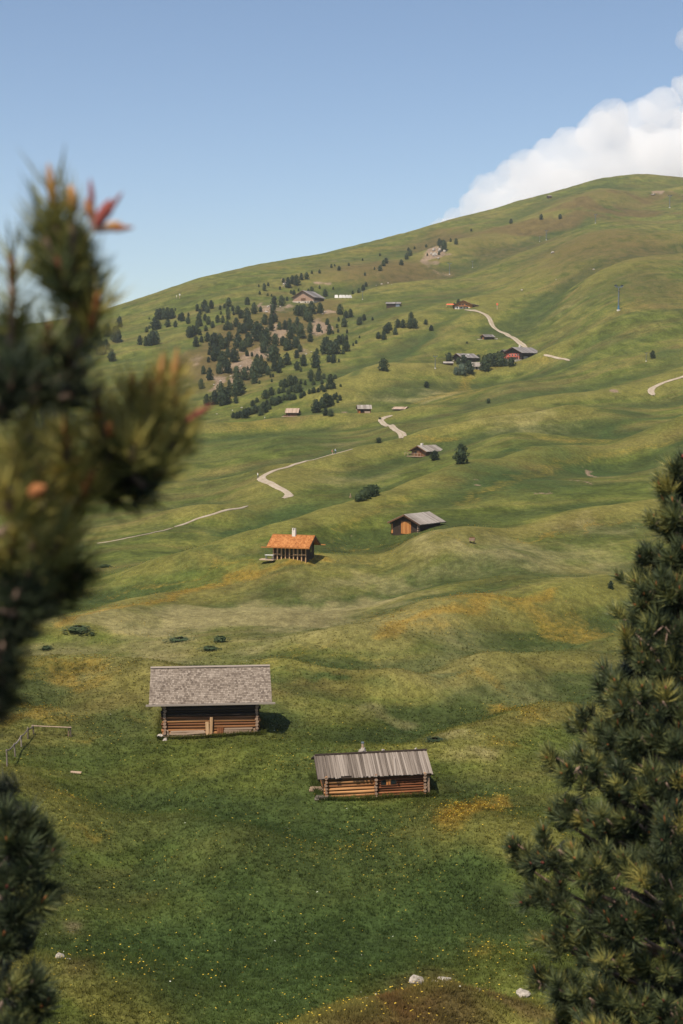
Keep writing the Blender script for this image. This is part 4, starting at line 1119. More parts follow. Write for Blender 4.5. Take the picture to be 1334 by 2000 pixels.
roof_rows(rf, m_boards_grey, 6.6, 7.5, (.7, .5), 12, 29); board(b3, 'door', m_black_wood, (-.8, -3.8, .7), (1.0, .08, 1.4)); board(b3, 'window', m_glass, (1.5, -3.8, .9), (.8, .08, .7))
# dish on a bent white mast
q = hit(910, 711); ms = empty('lamp_mast', q, 0, 'bent white mast with a round head standing behind the dark farm barn', 'mast')
MB().path([(0, 0, 0), (0, 0, 4.2), (0.15, 0, 4.75), (0.6, 0, 4.95), (1.1, 0, 4.85)], [.13, .12, .12, .11, .1], 7).build('mast', m_white_paint, ms)
mb = MB(); mb.tube((1.1, 0, 4.5), (1.75, 0, 5.05), .35, .55, 10, squash=.6); mb.build('lamp_head', m_white_paint, ms)
# shed on the slope
sh, rf = gable_house('slope_shed', 947, 663, math.radians(30), 6.0, 4.2, 1.6, 1.5, 'little dark shed with grey roof standing alone beneath the gravel track', 'shed', m_black_wood, m_grey_wood, (.7, .6), (-2.5, -1))
roof_rows(rf, m_boards_dark, 6.0, 4.2, (.7, .6), 8, 31); board(sh, 'side_wall', m_stone_wall, (4.0, -1.5, .4), (3.6, .4, .9)); board(sh, 'stone_terrace', m_stone_wall, (-4.2, 1.5, -.1), (3.2, 3.4, .6)); board(sh, 'door', m_log_red, (-3.05, 0, .6), (.08, 1.2, 1.2))
# orange chalet by the upper track
L, W, H, R = 9.5, 11.5, 2.5, 3.2
oc, rf = gable_house('orange_chalet', 905, 603, math.radians(84), L, W, H, R, 'chalet with glowing orange timber gable at the top of the gravel track', 'chalet', m_orange_wood, m_grey_wood, (1.2, 1.3), (-L / 2, 0), sink=2)
roof_rows(rf, m_boards_dark, L, W, (1.2, 1.3), 10, 33)
mb = MB(); mb.box((-L / 2 - .08, 2.6, .35), (.12, 5.6, 2.1)); mb.build('plaster_wall', m_plaster, oc); mb = MB(); mb.box((-L / 2 - .08, -2.5, .1), (.12, 3.2, 1.6)); mb.build('plaster_wall', m_plaster, oc)
for yy in (-1.8, 0.2, 2.2): board(oc, 'window', m_glass, (-L / 2 - .1, yy, 2.5), (.1, .9, .9))
for yy in (-2.6, 1.4, 3.8): board(oc, 'window', m_glass, (-L / 2 - .18, yy, .7), (.1, .9, .9))
board(oc, 'balcony', m_log_red, (-L / 2 - .6, .2, 1.75), (1.0, 5.4, .7)); board(oc, 'side_terrace', m_log_dark, (-1.5, -W / 2 - 2.0, 1.1), (7, 3.4, 1.3)); board(oc, 'terrace_roof', m_boards_dark, (-1.0, -W / 2 - 1.9, 2.5), (8, 4.4, .2), (math.radians(14), 0, 0))
board(oc, 'terrace_wall', m_plaster, (-2.5, -W / 2 - 2.1, .2), (5.4, 3.6, .8))
q = hit(879, 600); tn = empty('red_awning', q, 0, 'small red canopy on posts left of the orange chalet', 'awning')
mb = MB(); mb.poly([(-2.6, -1.5, 1.5), (2.6, -1.5, 1.5), (2.6, 1.5, 1.7), (-2.6, 1.5, 1.7), (-2, 0, 2.2), (2, 0, 2.2)], [(0, 1, 5, 4), (3, 4, 5, 2), (0, 4, 3), (1, 2, 5), (0, 3, 2, 1)]); mb.build('canopy', m_cloth_red, tn)
for sx in (-2.3, 2.3):
    for sy in (-1.3, 1.3): board(tn, 'post', m_tan_wood, (sx, sy, .7), (.15, .15, 1.6))
# timber barn at the top of the wooded slope
L, W, H, R = 15.0, 16.5, 4.2, 5.0
tbn, rf = gable_house('timber_barn', 592, 592, math.radians(62), L, W, H, R, 'big timber barn with brown gable and stone base above the wooded slope', 'barn', m_barn_wood, m_grey_wood, (1.0, 1.2), (-L / 2, 0), sink=3)
roof_rows(rf, m_boards_dark, L, W, (1.0, 1.2), 14, 35)
mb = MB(); mb.box((-L / 2 - .1, 0, -.6), (.3, W + .3, 4.0)); mb.build('stone_base', m_stone_wall, tbn); mb = MB(); mb.box((0.2, -W / 2 - .1, -.6), (L - .2, .3, 4.0)); mb.build('stone_base', m_stone_wall, tbn)
for yy in (-6, -4, -2, 3): board(tbn, 'window', m_glass, (-L / 2 - .27, yy, .6), (.08, 1.0, .8))
board(tbn, 'barn_door', m_log_dark, (-L / 2 - .1, -.2, 2.6), (.2, 3.6, 1.6)); board(tbn, 'side_boards', m_black_wood, (0.5, -W / 2 - .3, 2.7), (L - 2, .2, 1.6))
# open shed on the saddle
L, W = 9.0, 5.0
os_, rf = gable_house('saddle_shed', 768, 600, math.radians(-8), L, W, 2.4, 1.2, 'dark open shed with flat grey roof between the timber barn and orange chalet', 'shed', m_black_wood, m_grey_wood, (.7, .6), (0, -W / 2))
roof_rows(rf, m_boards_dark, L, W, (.7, .6), 10, 37); board(os_, 'side_opening', m_tin, (3.0, -2.55, 1.0), (2.6, .1, 2.0)); board(os_, 'door', m_log_dark, (-1.2, -2.55, .9), (2.2, .1, 1.8))
# row of white tents beside the timber barn
for i, (px, w_) in enumerate(((657, 2.6), (665, 2.2), (671, 2.4), (678, 2.8), (684, 2.2))):
    q = hit(px, 582); t_ = empty('white_tent', q, 0.2 * i, ['leftmost of the five white tents right of the timber barn', 'second white tent from the timber barn', 'middle white tent of the row of five', 'fourth white tent from the timber barn', 'rightmost of the five white tents on the terrace'][i], 'tent', 'row of white tents')
    mb = MB(); mb.poly([(-w_ / 2, -1, 0), (w_ / 2, -1, 0), (w_ / 2, 1, 0), (-w_ / 2, 1, 0), (-w_ / 2 + .2, 0, 2.2), (w_ / 2 - .2, 0, 2.2)], [(0, 1, 5, 4), (2, 3, 4, 5), (0, 4, 3), (1, 2, 5)]); mb.build('canvas', m_white_paint, t_)
    board(t_, 'pole', m_tin, (0, 0, 1.2), (.08, .08, 2.4))
# skyline hut
sk, rf = gable_house('skyline_hut', 1074, 387, 0.2, 4.0, 4.0, 2.2, 1.0, 'tiny dark hut on the skyline ridge', 'hut', m_black_wood, m_grey_wood, (.3, .3), (0, -2))
board(sk, 'door', m_log_dark, (0, -2.05, .9), (.9, .08, 1.8))
# wooden feed box on legs, right of the barn with orange doors
q = hit(922, 1061); fb_ = empty('feed_box', q, math.radians(-12), 'small pale wooden box on short legs in the meadow', 'box')
board(fb_, 'box_body', m_pale_wood, (0, 0, .58), (.85, .6, .42)); board(fb_, 'lid', m_log_red, (0, 0, .82), (.7, .5, .06), (0.1, 0, 0))
for sx in (-.3, .3):
    for sy in (-.2, .2): board(fb_, 'leg', m_black_wood, (sx, sy, .2), (.09, .09, .5))
# trestle markers
for px, py, hpx, lab in ((684.5, 972, 8, 'small pale trestle of crossed poles left of the dark shrub'), (697, 801, 8, 'pale crossed poles beside the grey-roofed hut')):
    q = hit(px, py); hh = hpx * mpp(q); tr = empty('pole_trestle', q, 0, lab, 'trestle')
    for k in range(3):
        a_ = k * 2.1 + .4
        MB().tube((math.cos(a_) * hh * .33, math.sin(a_) * hh * .33, -.1), (-math.cos(a_) * hh * .12, -math.sin(a_) * hh * .12, hh), .09, .07, 6).build('pole', m_pale_wood, tr)
# ------------------------------------------------------------------ far pines and shrubs
def foliage_mat(name, c0, c1, c2, trans=0.15):
    m, nt, b = new_mat(name)
    t = attr(nt, 'tone').outputs['Fac']
    oi = nt.nodes.new('ShaderNodeObjectInfo')
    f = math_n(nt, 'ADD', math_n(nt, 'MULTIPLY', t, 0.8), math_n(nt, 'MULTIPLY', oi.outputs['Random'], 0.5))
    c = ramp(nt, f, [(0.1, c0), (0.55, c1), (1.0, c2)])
    nt.links.new(c, b.inputs['Base Color'])
    b.inputs['Roughness'].default_value = 0.7
    b.inputs['Specular IOR Level'].default_value = 0.2
    tr = nt.nodes.new('ShaderNodeBsdfTranslucent'); nt.links.new(c, tr.inputs['Color'])
    mx = nt.nodes.new('ShaderNodeMixShader'); mx.inputs[0].default_value = trans
    out = nt.nodes['Material Output']
    nt.links.new(b.outputs[0], mx.inputs[1]); nt.links.new(tr.outputs[0], mx.inputs[2]); nt.links.new(mx.outputs[0], out.inputs['Surface'])
    return m
m_pine_far = foliage_mat('far_pine_needles', (0.014, 0.025, 0.014), (0.043, 0.066, 0.030), (0.105, 0.122, 0.050))
m_shrub = foliage_mat('shrub_leaves', (0.020, 0.034, 0.014), (0.045, 0.066, 0.026), (0.085, 0.105, 0.045))
m_willow = foliage_mat('silvery_leaves', (0.050, 0.075, 0.050), (0.095, 0.125, 0.085), (0.15, 0.18, 0.13))
m_bark = plain_mat('bark', (0.075, 0.052, 0.040), 0.9, 0.4, 6.0, bumpd=0.02)

def far_crown(seed, n=300, prof='pine', wid=0.30):
    """crown of leaf clumps inside a unit-high tree; small triangles in tilted sprays"""
    r = np.random.default_rng(seed)
    V, T = [], []
    lob = r.uniform(0, 6.28, 5)
    for i in range(n):
        t = r.uniform(0.03, 1.0) ** (1.15 if prof == 'pine' else 1.0)
        a = r.uniform(0, 6.283)
        if prof == 'pine':
            R = wid * 1.72 * (t + 0.05) ** 0.35 * (1 - t) ** 0.55 * (1 + 0.16 * math.sin(3 * a + lob[0] + 5 * t) + 0.16 * math.sin(17 * t + lob[1] + a))
        else:
            R = wid * math.sqrt(max(0, 1 - (2 * t - 0.85) ** 2 / 1.35)) * (1 + 0.22 * math.sin(3 * a + lob[0]) + 0.18 * math.sin(9 * t + 2 * a + lob[1]))
        q = R * r.uniform(0.55, 1.0) ** 0.5
        c = np.array((q * math.cos(a), q * math.sin(a), t * 0.97))
        s = r.uniform(0.045, 0.08) * (1.1 - 0.3 * t)
        out = np.array((math.cos(a), math.sin(a), 0.5 + 0.6 * t)); out /= np.linalg.norm(out)
        for k in range(2):
            d = out + r.normal(0, 0.55, 3); d /= np.linalg.norm(d)
            u = np.cross(d, r.normal(0, 1, 3)); u /= np.linalg.norm(u) + 1e-6
            V += [c - d * s * .5 + u * s * .55, c - d * s * .5 - u * s * .55, c + d * s]
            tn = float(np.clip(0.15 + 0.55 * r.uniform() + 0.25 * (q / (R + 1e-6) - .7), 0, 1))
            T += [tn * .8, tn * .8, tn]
    # inner body so that the middle is not see-through
    nr_, ns = 7, 8
    b0 = len(V); ring = []
    F3 = [(i, i + 1, i + 2) for i in range(0, len(V), 3)]
    for i in range(nr_):
        t = 0.04 + 0.84 * i / (nr_ - 1)
        for j in range(ns):
            a = 2 * math.pi * j / ns
            if prof == 'pine': R = wid * 1.72 * (t + 0.05) ** 0.35 * (1 - t) ** 0.55
            else: R = wid * math.sqrt(max(0, 1 - (2 * t - 0.85) ** 2 / 1.35))
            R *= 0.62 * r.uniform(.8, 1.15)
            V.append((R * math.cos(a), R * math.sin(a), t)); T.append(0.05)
    for i in range(nr_ - 1):
        for j in range(ns):
            p0, p1 = b0 + i * ns + j, b0 + i * ns + (j + 1) % ns
            F3 += [(p0, p1, p1 + ns), (p0, p1 + ns, p0 + ns)]
    return np.array(V), np.array(F3), np.array(T)

def tree_meshes(kind, n, seeds, mat, prof, wid):
    out = []
    for s_ in seeds:
        V, F, T = far_crown(s_, n, prof, wid)
        cr = np_mesh('crown', V, F, mat, False, {'tone': T})
        mb = MB(); mb.path([(0, 0, -0.12), (0.004, 0, 0.1), (-0.004, .004, 0.45), (0, 0, 0.85)], [0.030, 0.024, 0.015, 0.004], 6)
        tk = mb.mesh('trunk', m_bark, True)
        out.append((cr, tk))
    return out
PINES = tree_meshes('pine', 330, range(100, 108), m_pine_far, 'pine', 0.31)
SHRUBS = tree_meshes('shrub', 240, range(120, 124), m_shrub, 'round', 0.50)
WILLOW = tree_meshes('willow', 300, range(130, 132), m_willow, 'round', 0.42)
_tr = random.Random(99)
def far_tree(px, py, hpx, label, group, kind='pine', wide=1.0):
    q = hit(px, py)
    Hm = hpx * mpp(q) * 1.16
    pool = {'pine': PINES, 'shrub': SHRUBS, 'willow': WILLOW}[kind]
    cr, tk = _tr.choice(pool)
    nm = {'pine': 'pine_tree', 'shrub': 'shrub', 'willow': 'leafy_tree'}[kind] if 'dwarf' not in label else 'dwarf_pine'
    root = empty(nm, q, _tr.uniform(0, 6.28), label, {'pine': 'tree', 'shrub': 'shrub', 'willow': 'tree'}[kind], group)
    w = Hm * wide * _tr.uniform(0.88, 1.16)
    root.scale = (w, w, Hm)
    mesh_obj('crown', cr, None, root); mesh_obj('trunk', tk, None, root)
    return root

Z1 = [(300,385,120),(260,390,120),(345,385,125),(400,380,110),(225,380,100),(200,510,130),(240,500,90),(350,480,90),(440,480,70),(520,410,95),(490,400,70),(590,440,80),(130,500,40),(100,540,60),(170,690,150),(210,680,150),(130,700,120),(90,700,100),(20,690,100),
 (595,350,40),(440,285,30),(130,388,25),(700,290,75),(785,290,120),(865,260,90),(735,330,60),(820,310,80),
 (720,400,80),(790,400,70),(740,470,80),(830,450,90),(700,480,80),(650,580,110),(690,560,100),(610,600,120),(730,575,70),(800,525,60),(880,490,75),(820,650,100),(685,710,110),(750,660,70),
 (970,275,50),(980,330,40),(1020,255,50),(1070,240,100),(1060,320,80),(1065,390,90),(1120,290,60),(1130,335,40),(940,425,80),(1000,430,80),(1180,325,90),(1220,375,90),(1290,215,80),
 (1060,520,110),(1020,515,60),(1100,515,80),(1160,480,100),(1290,430,160),(1200,550,110),(1250,550,110),(1310,520,90),
 (905,750,180),(970,700,130),(910,620,60),(1000,740,120),(1040,720,110),(1080,640,100),(1180,730,160),(1240,770,120),(1300,710,140),(900,880,130),(950,810,90),(1060,840,110),(1130,890,130),(1000,930,150),(1060,980,100),(960,980,80),(1290,820,60)]
Z2 = [(20,455,80),(100,565,120),(335,485,120),(425,470,110),(490,410,45),(175,540,60),(220,290,80),(265,235,40),(155,245,30),(165,335,40),(260,350,30),(305,360,30),(445,195,50),(500,255,110),(550,210,90),(600,225,110),(660,165,75),(720,155,75),(405,280,40),(780,90,35),(875,85,40),(1105,50,45),(1015,20,30),(570,340,55),(535,325,40),(625,295,30),
 (780,330,80),(740,320,50),(875,265,35),(940,355,75),(1035,275,30),(1265,330,35),(320,560,110),(610,585,110),(650,590,120),(780,560,130),(720,640,140),(755,660,120),(880,555,110),(690,550,90),
 (1115,570,110),(1185,615,80),(1240,605,90),(1165,720,100),(965,695,70),(990,810,110),(1080,730,45),(1100,655,50),(1095,785,40),(865,780,90),(905,790,30),(1035,805,35),(1200,795,45),(1330,690,60),
 (45,750,130),(225,690,110),(310,680,110),(350,660,90),(130,880,200),(170,820,130),(250,860,120),(300,760,100),(400,750,80),(465,750,100),(520,740,110),(610,700,90),(530,860,140),(570,800,120),(650,850,160),(760,790,120),(765,895,90),(600,960,110),(30,940,140),(75,820,60),(230,950,180),(350,940,130),(480,970,110),(440,940,100)]
Z3 = [(310,270,140),(235,200,60),(395,330,150),(530,285,150),(450,415,150),(355,425,120),(240,500,130),(165,430,90),(140,605,110),(225,290,60),(630,165,120),(700,110,110),(680,215,60),(740,220,50),(880,180,140),
 (560,490,140),(650,500,140),(690,385,45),(800,290,90),(850,290,80),(790,470,200),(830,430,160),(740,480,130),(770,540,130),(830,545,40),(900,410,120),(930,440,100),(960,470,40),(990,465,40),(975,525,40),
 (560,690,200),(600,660,160),(550,775,80),(470,560,60),(470,680,110),(400,800,180),(430,780,170),(370,700,160),(300,790,150),(205,800,120),(980,280,180),(1020,260,160),(1010,395,120),(1080,360,120),(1060,415,90),(1155,320,130),(1150,150,120),(1185,140,110),(1260,120,120),(1310,165,80),(1270,240,90),(1275,385,100),(1320,400,50)]
Z4 = [(525,475,170),(540,310,60),(565,535,70),(380,455,120),(650,310,180),(700,320,150),(760,310,150),(800,200,100),(840,190,100),(890,150,60),(885,280,120),(850,315,60),(620,270,100),(680,410,80),(735,420,100),(800,410,40),(1005,190,40),(970,215,35),(1045,125,30)]
ROWS4 = [(465,600,90),(470,640,60),(555,630,100),(620,610,60),(700,680,110),(755,610,50),(600,670,50),(500,680,50),(230,690,110),(160,710,90),(280,680,90),(120,700,70),(350,670,50),(400,680,50),(140,770,60),(90,780,60),(300,770,90),(340,770,80),(250,760,70),(200,790,60),(600,740,60),(660,730,60),(700,730,50),(740,720,60),(625,760,50),(555,765,45),(500,775,60),(450,785,50),(820,700,30),(150,860,60),(190,860,65),(230,858,65),(270,855,60),(350,835,60),(385,810,50)]
ROWS3 = [(520,950,60),(560,955,70),(600,945,70),(660,950,100),(640,920,60),(700,915,80),(740,905,80),(780,890,80),(820,870,60),(845,920,80),(905,885,60),(945,850,60),(880,850,80),(920,800,60),(750,805,60),(800,765,50),(900,720,90),(980,800,90),(1020,800,80),(1060,780,80),(970,680,80)]
HUTC = [(530,1005,140),(610,950,110),(650,930,140),(690,920,110),(600,900,70),(720,905,60),(745,850,60),(770,820,50),(810,860,60),(785,890,40),(640,1040,80),(705,1050,80)]
Z5 = [(225,405,28),(250,395,18),(283,425,32),(358,390,22),(75,450,22),(133,445,26),(597,315,20),(463,350,18),(598,428,40),(624,392,45),(643,372,40),(800,340,44),(827,315,45),(815,275,25),(862,262,20),(761,385,40),(951,248,24),(1052,235,50),(1085,275,75),(1070,250,50),(1180,225,42),(1138,205,25),(468,578,40),(490,548,30),(434,597,35),(388,607,25),(482,465,25),(135,565,22),(237,572,18),(555,420,20),(1297,125,20),(1050,305,25),(960,312,18)]
Z6 = [(238,378,32),(265,383,40),(278,350,40),(292,335,40),(325,357,35),(338,320,40),(365,320,38),(408,278,36),(402,322,45),(425,322,45),(484,303,24),(513,335,25),(141,305,38),(163,283,30),(207,282,15)]
def unz(lst, ox, oy, k): return [(ox + x / k, oy + y / k, h_ / k) for x, y, h_ in lst]
K = 6.064
n_tree = 0
def where(px, py, x0, x1, ym):
    side = 'left' if px < x0 else 'right' if px > x1 else 'middle'
    return ('upper ' if py < ym else 'lower ') + side
def size(h_):
    return 'tall' if h_ > 19.5 else 'mid-sized' if h_ > 12.5 else 'tiny'
def lbl(px, py, h_):
    if px < 430 and py < 690: t = '%s dark pine at the %s of the left wood' % (size(h_), where(px, py, 335, 390, 640))
    elif py < 562 and px < 700: t = '%s pine on the rim above the timber barn, %s end' % (size(h_), 'left' if px < 560 else 'right')
    elif px > 632 and py > 655 and px < 690: t = '%s dark pine in the clump right of the scree, %s side' % (size(h_), 'left' if px < 655 else 'right')
    elif px > 648: t = '%s pine on the open grass right of the timber barn' % size(h_)
    elif py < 600: t = '%s pine on the grass %s the timber barn' % (size(h_), 'left of' if px < 580 else 'right of')
    else: t = '%s dark pine on the %s part of the scree slope' % (size(h_), where(px, py, 470, 550, 690))
    return t, t
for lst in (unz(Z1, 270, 560, K), unz(Z2, 480, 520, K), unz(Z3, 370, 660, K), unz(Z4, 530, 640, K)):
    for px, py, h_ in lst:
        far_tree(px, py, h_, *lbl(px, py, h_)); n_tree += 1
for px, py, h_ in unz(ROWS4, 530, 640, K) + unz(ROWS3, 370, 660, K):
    t = 'low dwarf pine in the %s row above the tan-roofed hut, %s part' % (('lower' if py > 640 + 130 - (px - 455) * 0.13 else 'upper'), 'left' if px < 540 else 'middle' if px < 600 else 'right')
    far_tree(px, py, h_ * 1.05, t, t, 'pine', 1.25)
for i, (px, py, h_) in enumerate(unz(HUTC, 530, 640, K)):
    far_tree(px, py, h_, 'pine in the small thicket right of the tan-roofed hut', 'pines right of the tan-roofed hut', 'pine', 1.2)
for px, py, h_ in unz(Z5, 590, 420, 3.924):
    far_tree(px, py, h_, t := ('%s pine scattered on the brown upper moor, %s' % ('small' if h_ > 8 else 'very small', 'left of the chairlift' if px < 760 else 'around the rocky knob' if px < 880 else 'toward the right')) if py < 545 else 'little pine near the white tents', t, 'pine', 1.1)
for px, py, h_ in unz(Z6, 650, 520, 2.668):
    far_tree(px, py, h_, 'pine in the loose group below the open saddle shed', 'pines below the saddle shed', 'pine', 1.15)
for px, py, h_, lab, kd, wd in ((749, 724, 22, 'single round pine on open grass left of the chairlift mast', 'pine', 1.25), (833, 757, 11, 'tiny lone pine on the slope under the farm buildings', 'pine', 1.2), (954, 788, 9, 'tiny shrub alone on the wide slope below the farmhouse', 'shrub', 1.0), (1275, 700, 14, 'lone pine above the gravel track at the right edge', 'pine', 1.1),
      (901, 906, 35, 'full round pine standing right of the deck cabin', 'pine', 1.0), (849, 899, 17, 'bushy small pine directly in front of the deck cabin', 'pine', 1.6), (740, 866, 11, 'small shrub where the track leaves the crest', 'shrub', 1.0),
      (998, 437, 9, 'leftmost of three tiny pines on the brown ridge flank', 'pine', 1.2), (1057, 429, 10, 'middle one of three tiny pines on the brown ridge flank', 'pine', 1.2), (1094, 428, 9, 'rightmost of three tiny pines on the brown ridge flank', 'pine', 1.2),
      (1193, 1150, 14, 'small dark sprig of a pine in the meadow left of the near right tree', 'pine', 1.0), (842, 646, 10, 'tiny pine on the slope left of the little slope shed', 'pine', 1.0), (912, 671, 4, 'tiny bush left of the little slope shed', 'shrub', 1.0)):
    far_tree(px, py, h_, lab, None, kd, wd)
for k, (px, py, h_, w_) in enumerate(((700, 977, 14, 1.3), (708, 975, 20, 1.0), (716, 972, 22, 1.0), (724, 968, 22, 1.0), (732, 965, 20, 1.1))):
    far_tree(px, py + 3, h_, 'dark shrub in the thicket on the crest behind the orange-roofed chalet', 'thicket behind the chalet crest', 'shrub', w_)
FARM = [(165,650,70,'pine','round pine above the low farm shed'),(290,680,80,'pine','pine in front of the dark farm barn wall'),(245,670,50,'pine','small pine at the gable of the dark farm barn'),(340,755,105,'pine','tall dark pine left of the stone outbuilding'),(225,765,60,'willow','smaller silvery leafy tree below the farm barn'),(275,765,90,'willow','larger silvery leafy tree below the farm barn'),(420,640,45,'pine','slim pine behind the pale outbuilding roof'),(480,730,120,'pine','first tree of the farm row right of the outbuilding'),(520,690,100,'pine','second tree of the farm row left of the farmhouse'),(555,690,100,'pine','third tree of the farm row left of the farmhouse'),(615,690,110,'pine','tall tree nearest the red farmhouse front'),(590,640,70,'pine','tree behind the farm row beside the red wing'),(705,690,72,'shrub','round dark bush below the red farmhouse terrace'),(655,690,60,'willow','pale leafy tree beside the red farmhouse terrace'),(245,150,40,'pine','slim pine at the left corner of the orange chalet'),(210,165,25,'pine','small pine between red canopy and orange chalet')]
for x, y, h_, kd, lab in FARM:
    far_tree(840 + x / 4.447, 560 + y / 4.447, h_ / 4.447, lab, None, kd, 1.2 if kd == 'pine' else 1.0)
# wood on the left flank, seen past the near branches
rw = random.Random(3)
for i in range(16):
    px = 150 + 95 * rw.random(); py = 632 + 78 * rw.random() + (235 - px) * 0.10
    far_tree(px, py, rw.uniform(18, 28), 'dark pine of the wood behind the near left branches', 'pines behind the near left branches')
for i in range(12):
    far_tree(45 + 70 * rw.random(), 800 + 50 * rw.random(), rw.uniform(22, 34), 'dark pine low on the left edge behind the near branches', 'pines low on the left edge')
# low juniper mats in the pale flat
for k, (px, py, w_, h_, lab) in enumerate(((152, 1234, 50, 11, 'largest low dark juniper mat left on the pale flat'), (90, 1269, 26, 7, 'small juniper mat at the far left of the pale flat'), (62, 1242, 30, 9, 'juniper mat half behind the near left branches'), (430, 1254, 36, 11, 'juniper mat behind the roof of the shingled barn'), (350, 1251, 46, 5, 'long thin juniper mat on the pale flat'), (410, 1269, 32, 6, 'low juniper mat just above the shingled roof'), (180, 1242, 10, 7, 'tiny juniper tuft right of the largest mat'), (545, 1050, 10, 4, 'tiny dark tuft by the orange-roofed chalet'), (850, 1449, 40, 7, 'dark low shrub right of the hut chimney'), (205, 1108, 24, 5, 'low shrub by the faint path on the left'))):
    far_tree(px, py, h_, lab, None, 'shrub', w_ / h_)
# ------------------------------------------------------------------ chairlift masts
def lift_mast(px, py, hpx, label, big=False, rz=0.5):
    q = hit(px, py); H = hpx * mpp(q)
    r = empty('chairlift_mast', q, rz, label, 'mast', 'masts of the chairlift')
    w = H * 0.022
    mb = MB(); mb.tube((0, 0, -.6), (0, 0, H * .9), w * 1.3, w * .75, 8); mb.build('column', m_tin, r)
    mb = MB(); mb.box((0, 0, H * .90), (H * .30, w * 1.4, w * 1.4)); arm = mb.build('cross_arm', m_tin, r)
    for sx in (-1, 1):
        mb = MB(); mb.box((sx * H * .15, 0, H * .935), (w * 1.1, H * .13, w * 1.2)); sh_ = mb.build('sheave_train', m_tin, r)
        for k in range(3):
            mb = MB(); mb.tube((sx * H * .15 - w, (k - 1) * H * .045, H * .965), (sx * H * .15 + w, (k - 1) * H * .045, H * .965), w * .8, n=8); mb.build('sheave', m_black_metal, sh_)
    mb = MB(); mb.box((0, -w * 1.2, H * .76), (w * 3.4, w * 1.6, w * .5)); mb.build('work_platform', m_pale_wood, r)
    mb = MB(); mb.tube((-w * .5, -w * 1.3, 0.2), (-w * .4, -w, H * .86), w * .16, n=5); mb.tube((w * .5, -w * 1.3, 0.2), (w * .4, -w, H * .86), w * .16, n=5)
    for k in range(12): mb.tube((-w * .5, -w * 1.2, H * (.05 + .065 * k)), (w * .5, -w * 1.2, H * (.05 + .065 * k)), w * .1, n=5)
    mb.build('ladder', m_black_metal, r)
    mb = MB(); mb.box((0, 0, 0.0), (w * 4.2, w * 4.2, H * .05 + .6)); mb.build('footing', m_plaster, r)
    if big:
        mb = MB(); mb.tube((0, 0, 0), (0, 0, H * .2), w * 2.0, w * 1.5, 8); mb.build('base_padding', m_blue_pad, r)
    return r
m_black_metal = plain_mat('dark_metal', (0.04, 0.042, 0.045), 0.5, 0.2, 2.0, 0.4)
m_blue_pad = plain_mat('blue_padding', (0.045, 0.13, 0.22), 0.7, 0.2)
lift_mast(1208, 607, 51, 'tallest chairlift mast with blue padded foot on the right slope', True)
lift_mast(850, 720, 26, 'chairlift mast left of the dark farm barn')
lift_mast(708, 585, 17, 'chairlift mast right of the white tents')
lift_mast(878, 536, 23, 'chairlift mast on open slope right of the rocky knob')
lift_mast(923, 523, 14, 'small chairlift mast right of the one by the rocky knob')
lift_mast(1067, 469, 20, 'taller of two chairlift masts standing close together high up')
lift_mast(1054, 472, 11, 'shorter of two chairlift masts standing close together high up')
lift_mast(1163, 436, 18, 'chairlift mast high on the slope below the brown ridge')
lift_mast(1308, 406, 25, 'highest chairlift mast near the upper right edge')
lift_mast(1262, 706, 18, 'chairlift mast beside the lone pine at the right edge')
# poles on the skyline and slope signs
for i, px in enumerate((1186, 1193, 1207, 1219, 1231)):
    q = hit(px, 357); o = empty('fence_pole', q, 0, 'thin pole number %s from the left on the summit skyline' % ['one', 'two', 'three', 'four', 'five'][i], 'pole', 'summit poles')
    mb = MB(); mb.tube((0, 0, -.4), (0, 0, 2.2), .14, .1, 6); mb.build('pole', m_black_metal, o); mb = MB(); mb.box((0, 0, 2.1), (.5, .1, .3)); mb.build('pole_head', m_black_metal, o)
for px, py, h_, lab in ((351, 583, 9, 'white marker post on the grassy left shoulder'), (345, 583, 6, 'darker short post beside the white marker'), (971, 604, 12, 'red and white marker post right of the orange chalet'), (512, 932, 0, ''), (517, 819, 5, 'small white board standing left of the tan-roofed hut')):
    if not h_: continue
    q = hit(px, py); H = h_ * mpp(q); o = empty('marker_post', q, 0, lab, 'post')
    board(o, 'post', m_pale_wood, (0, 0, H * .4), (H * .10, H * .10, H * 1.0)); board(o, 'sign_board', m_cloth_red if px == 971 else m_white_paint, (0, -H * .08, H * .82), (H * .28, H * .05, H * .34))

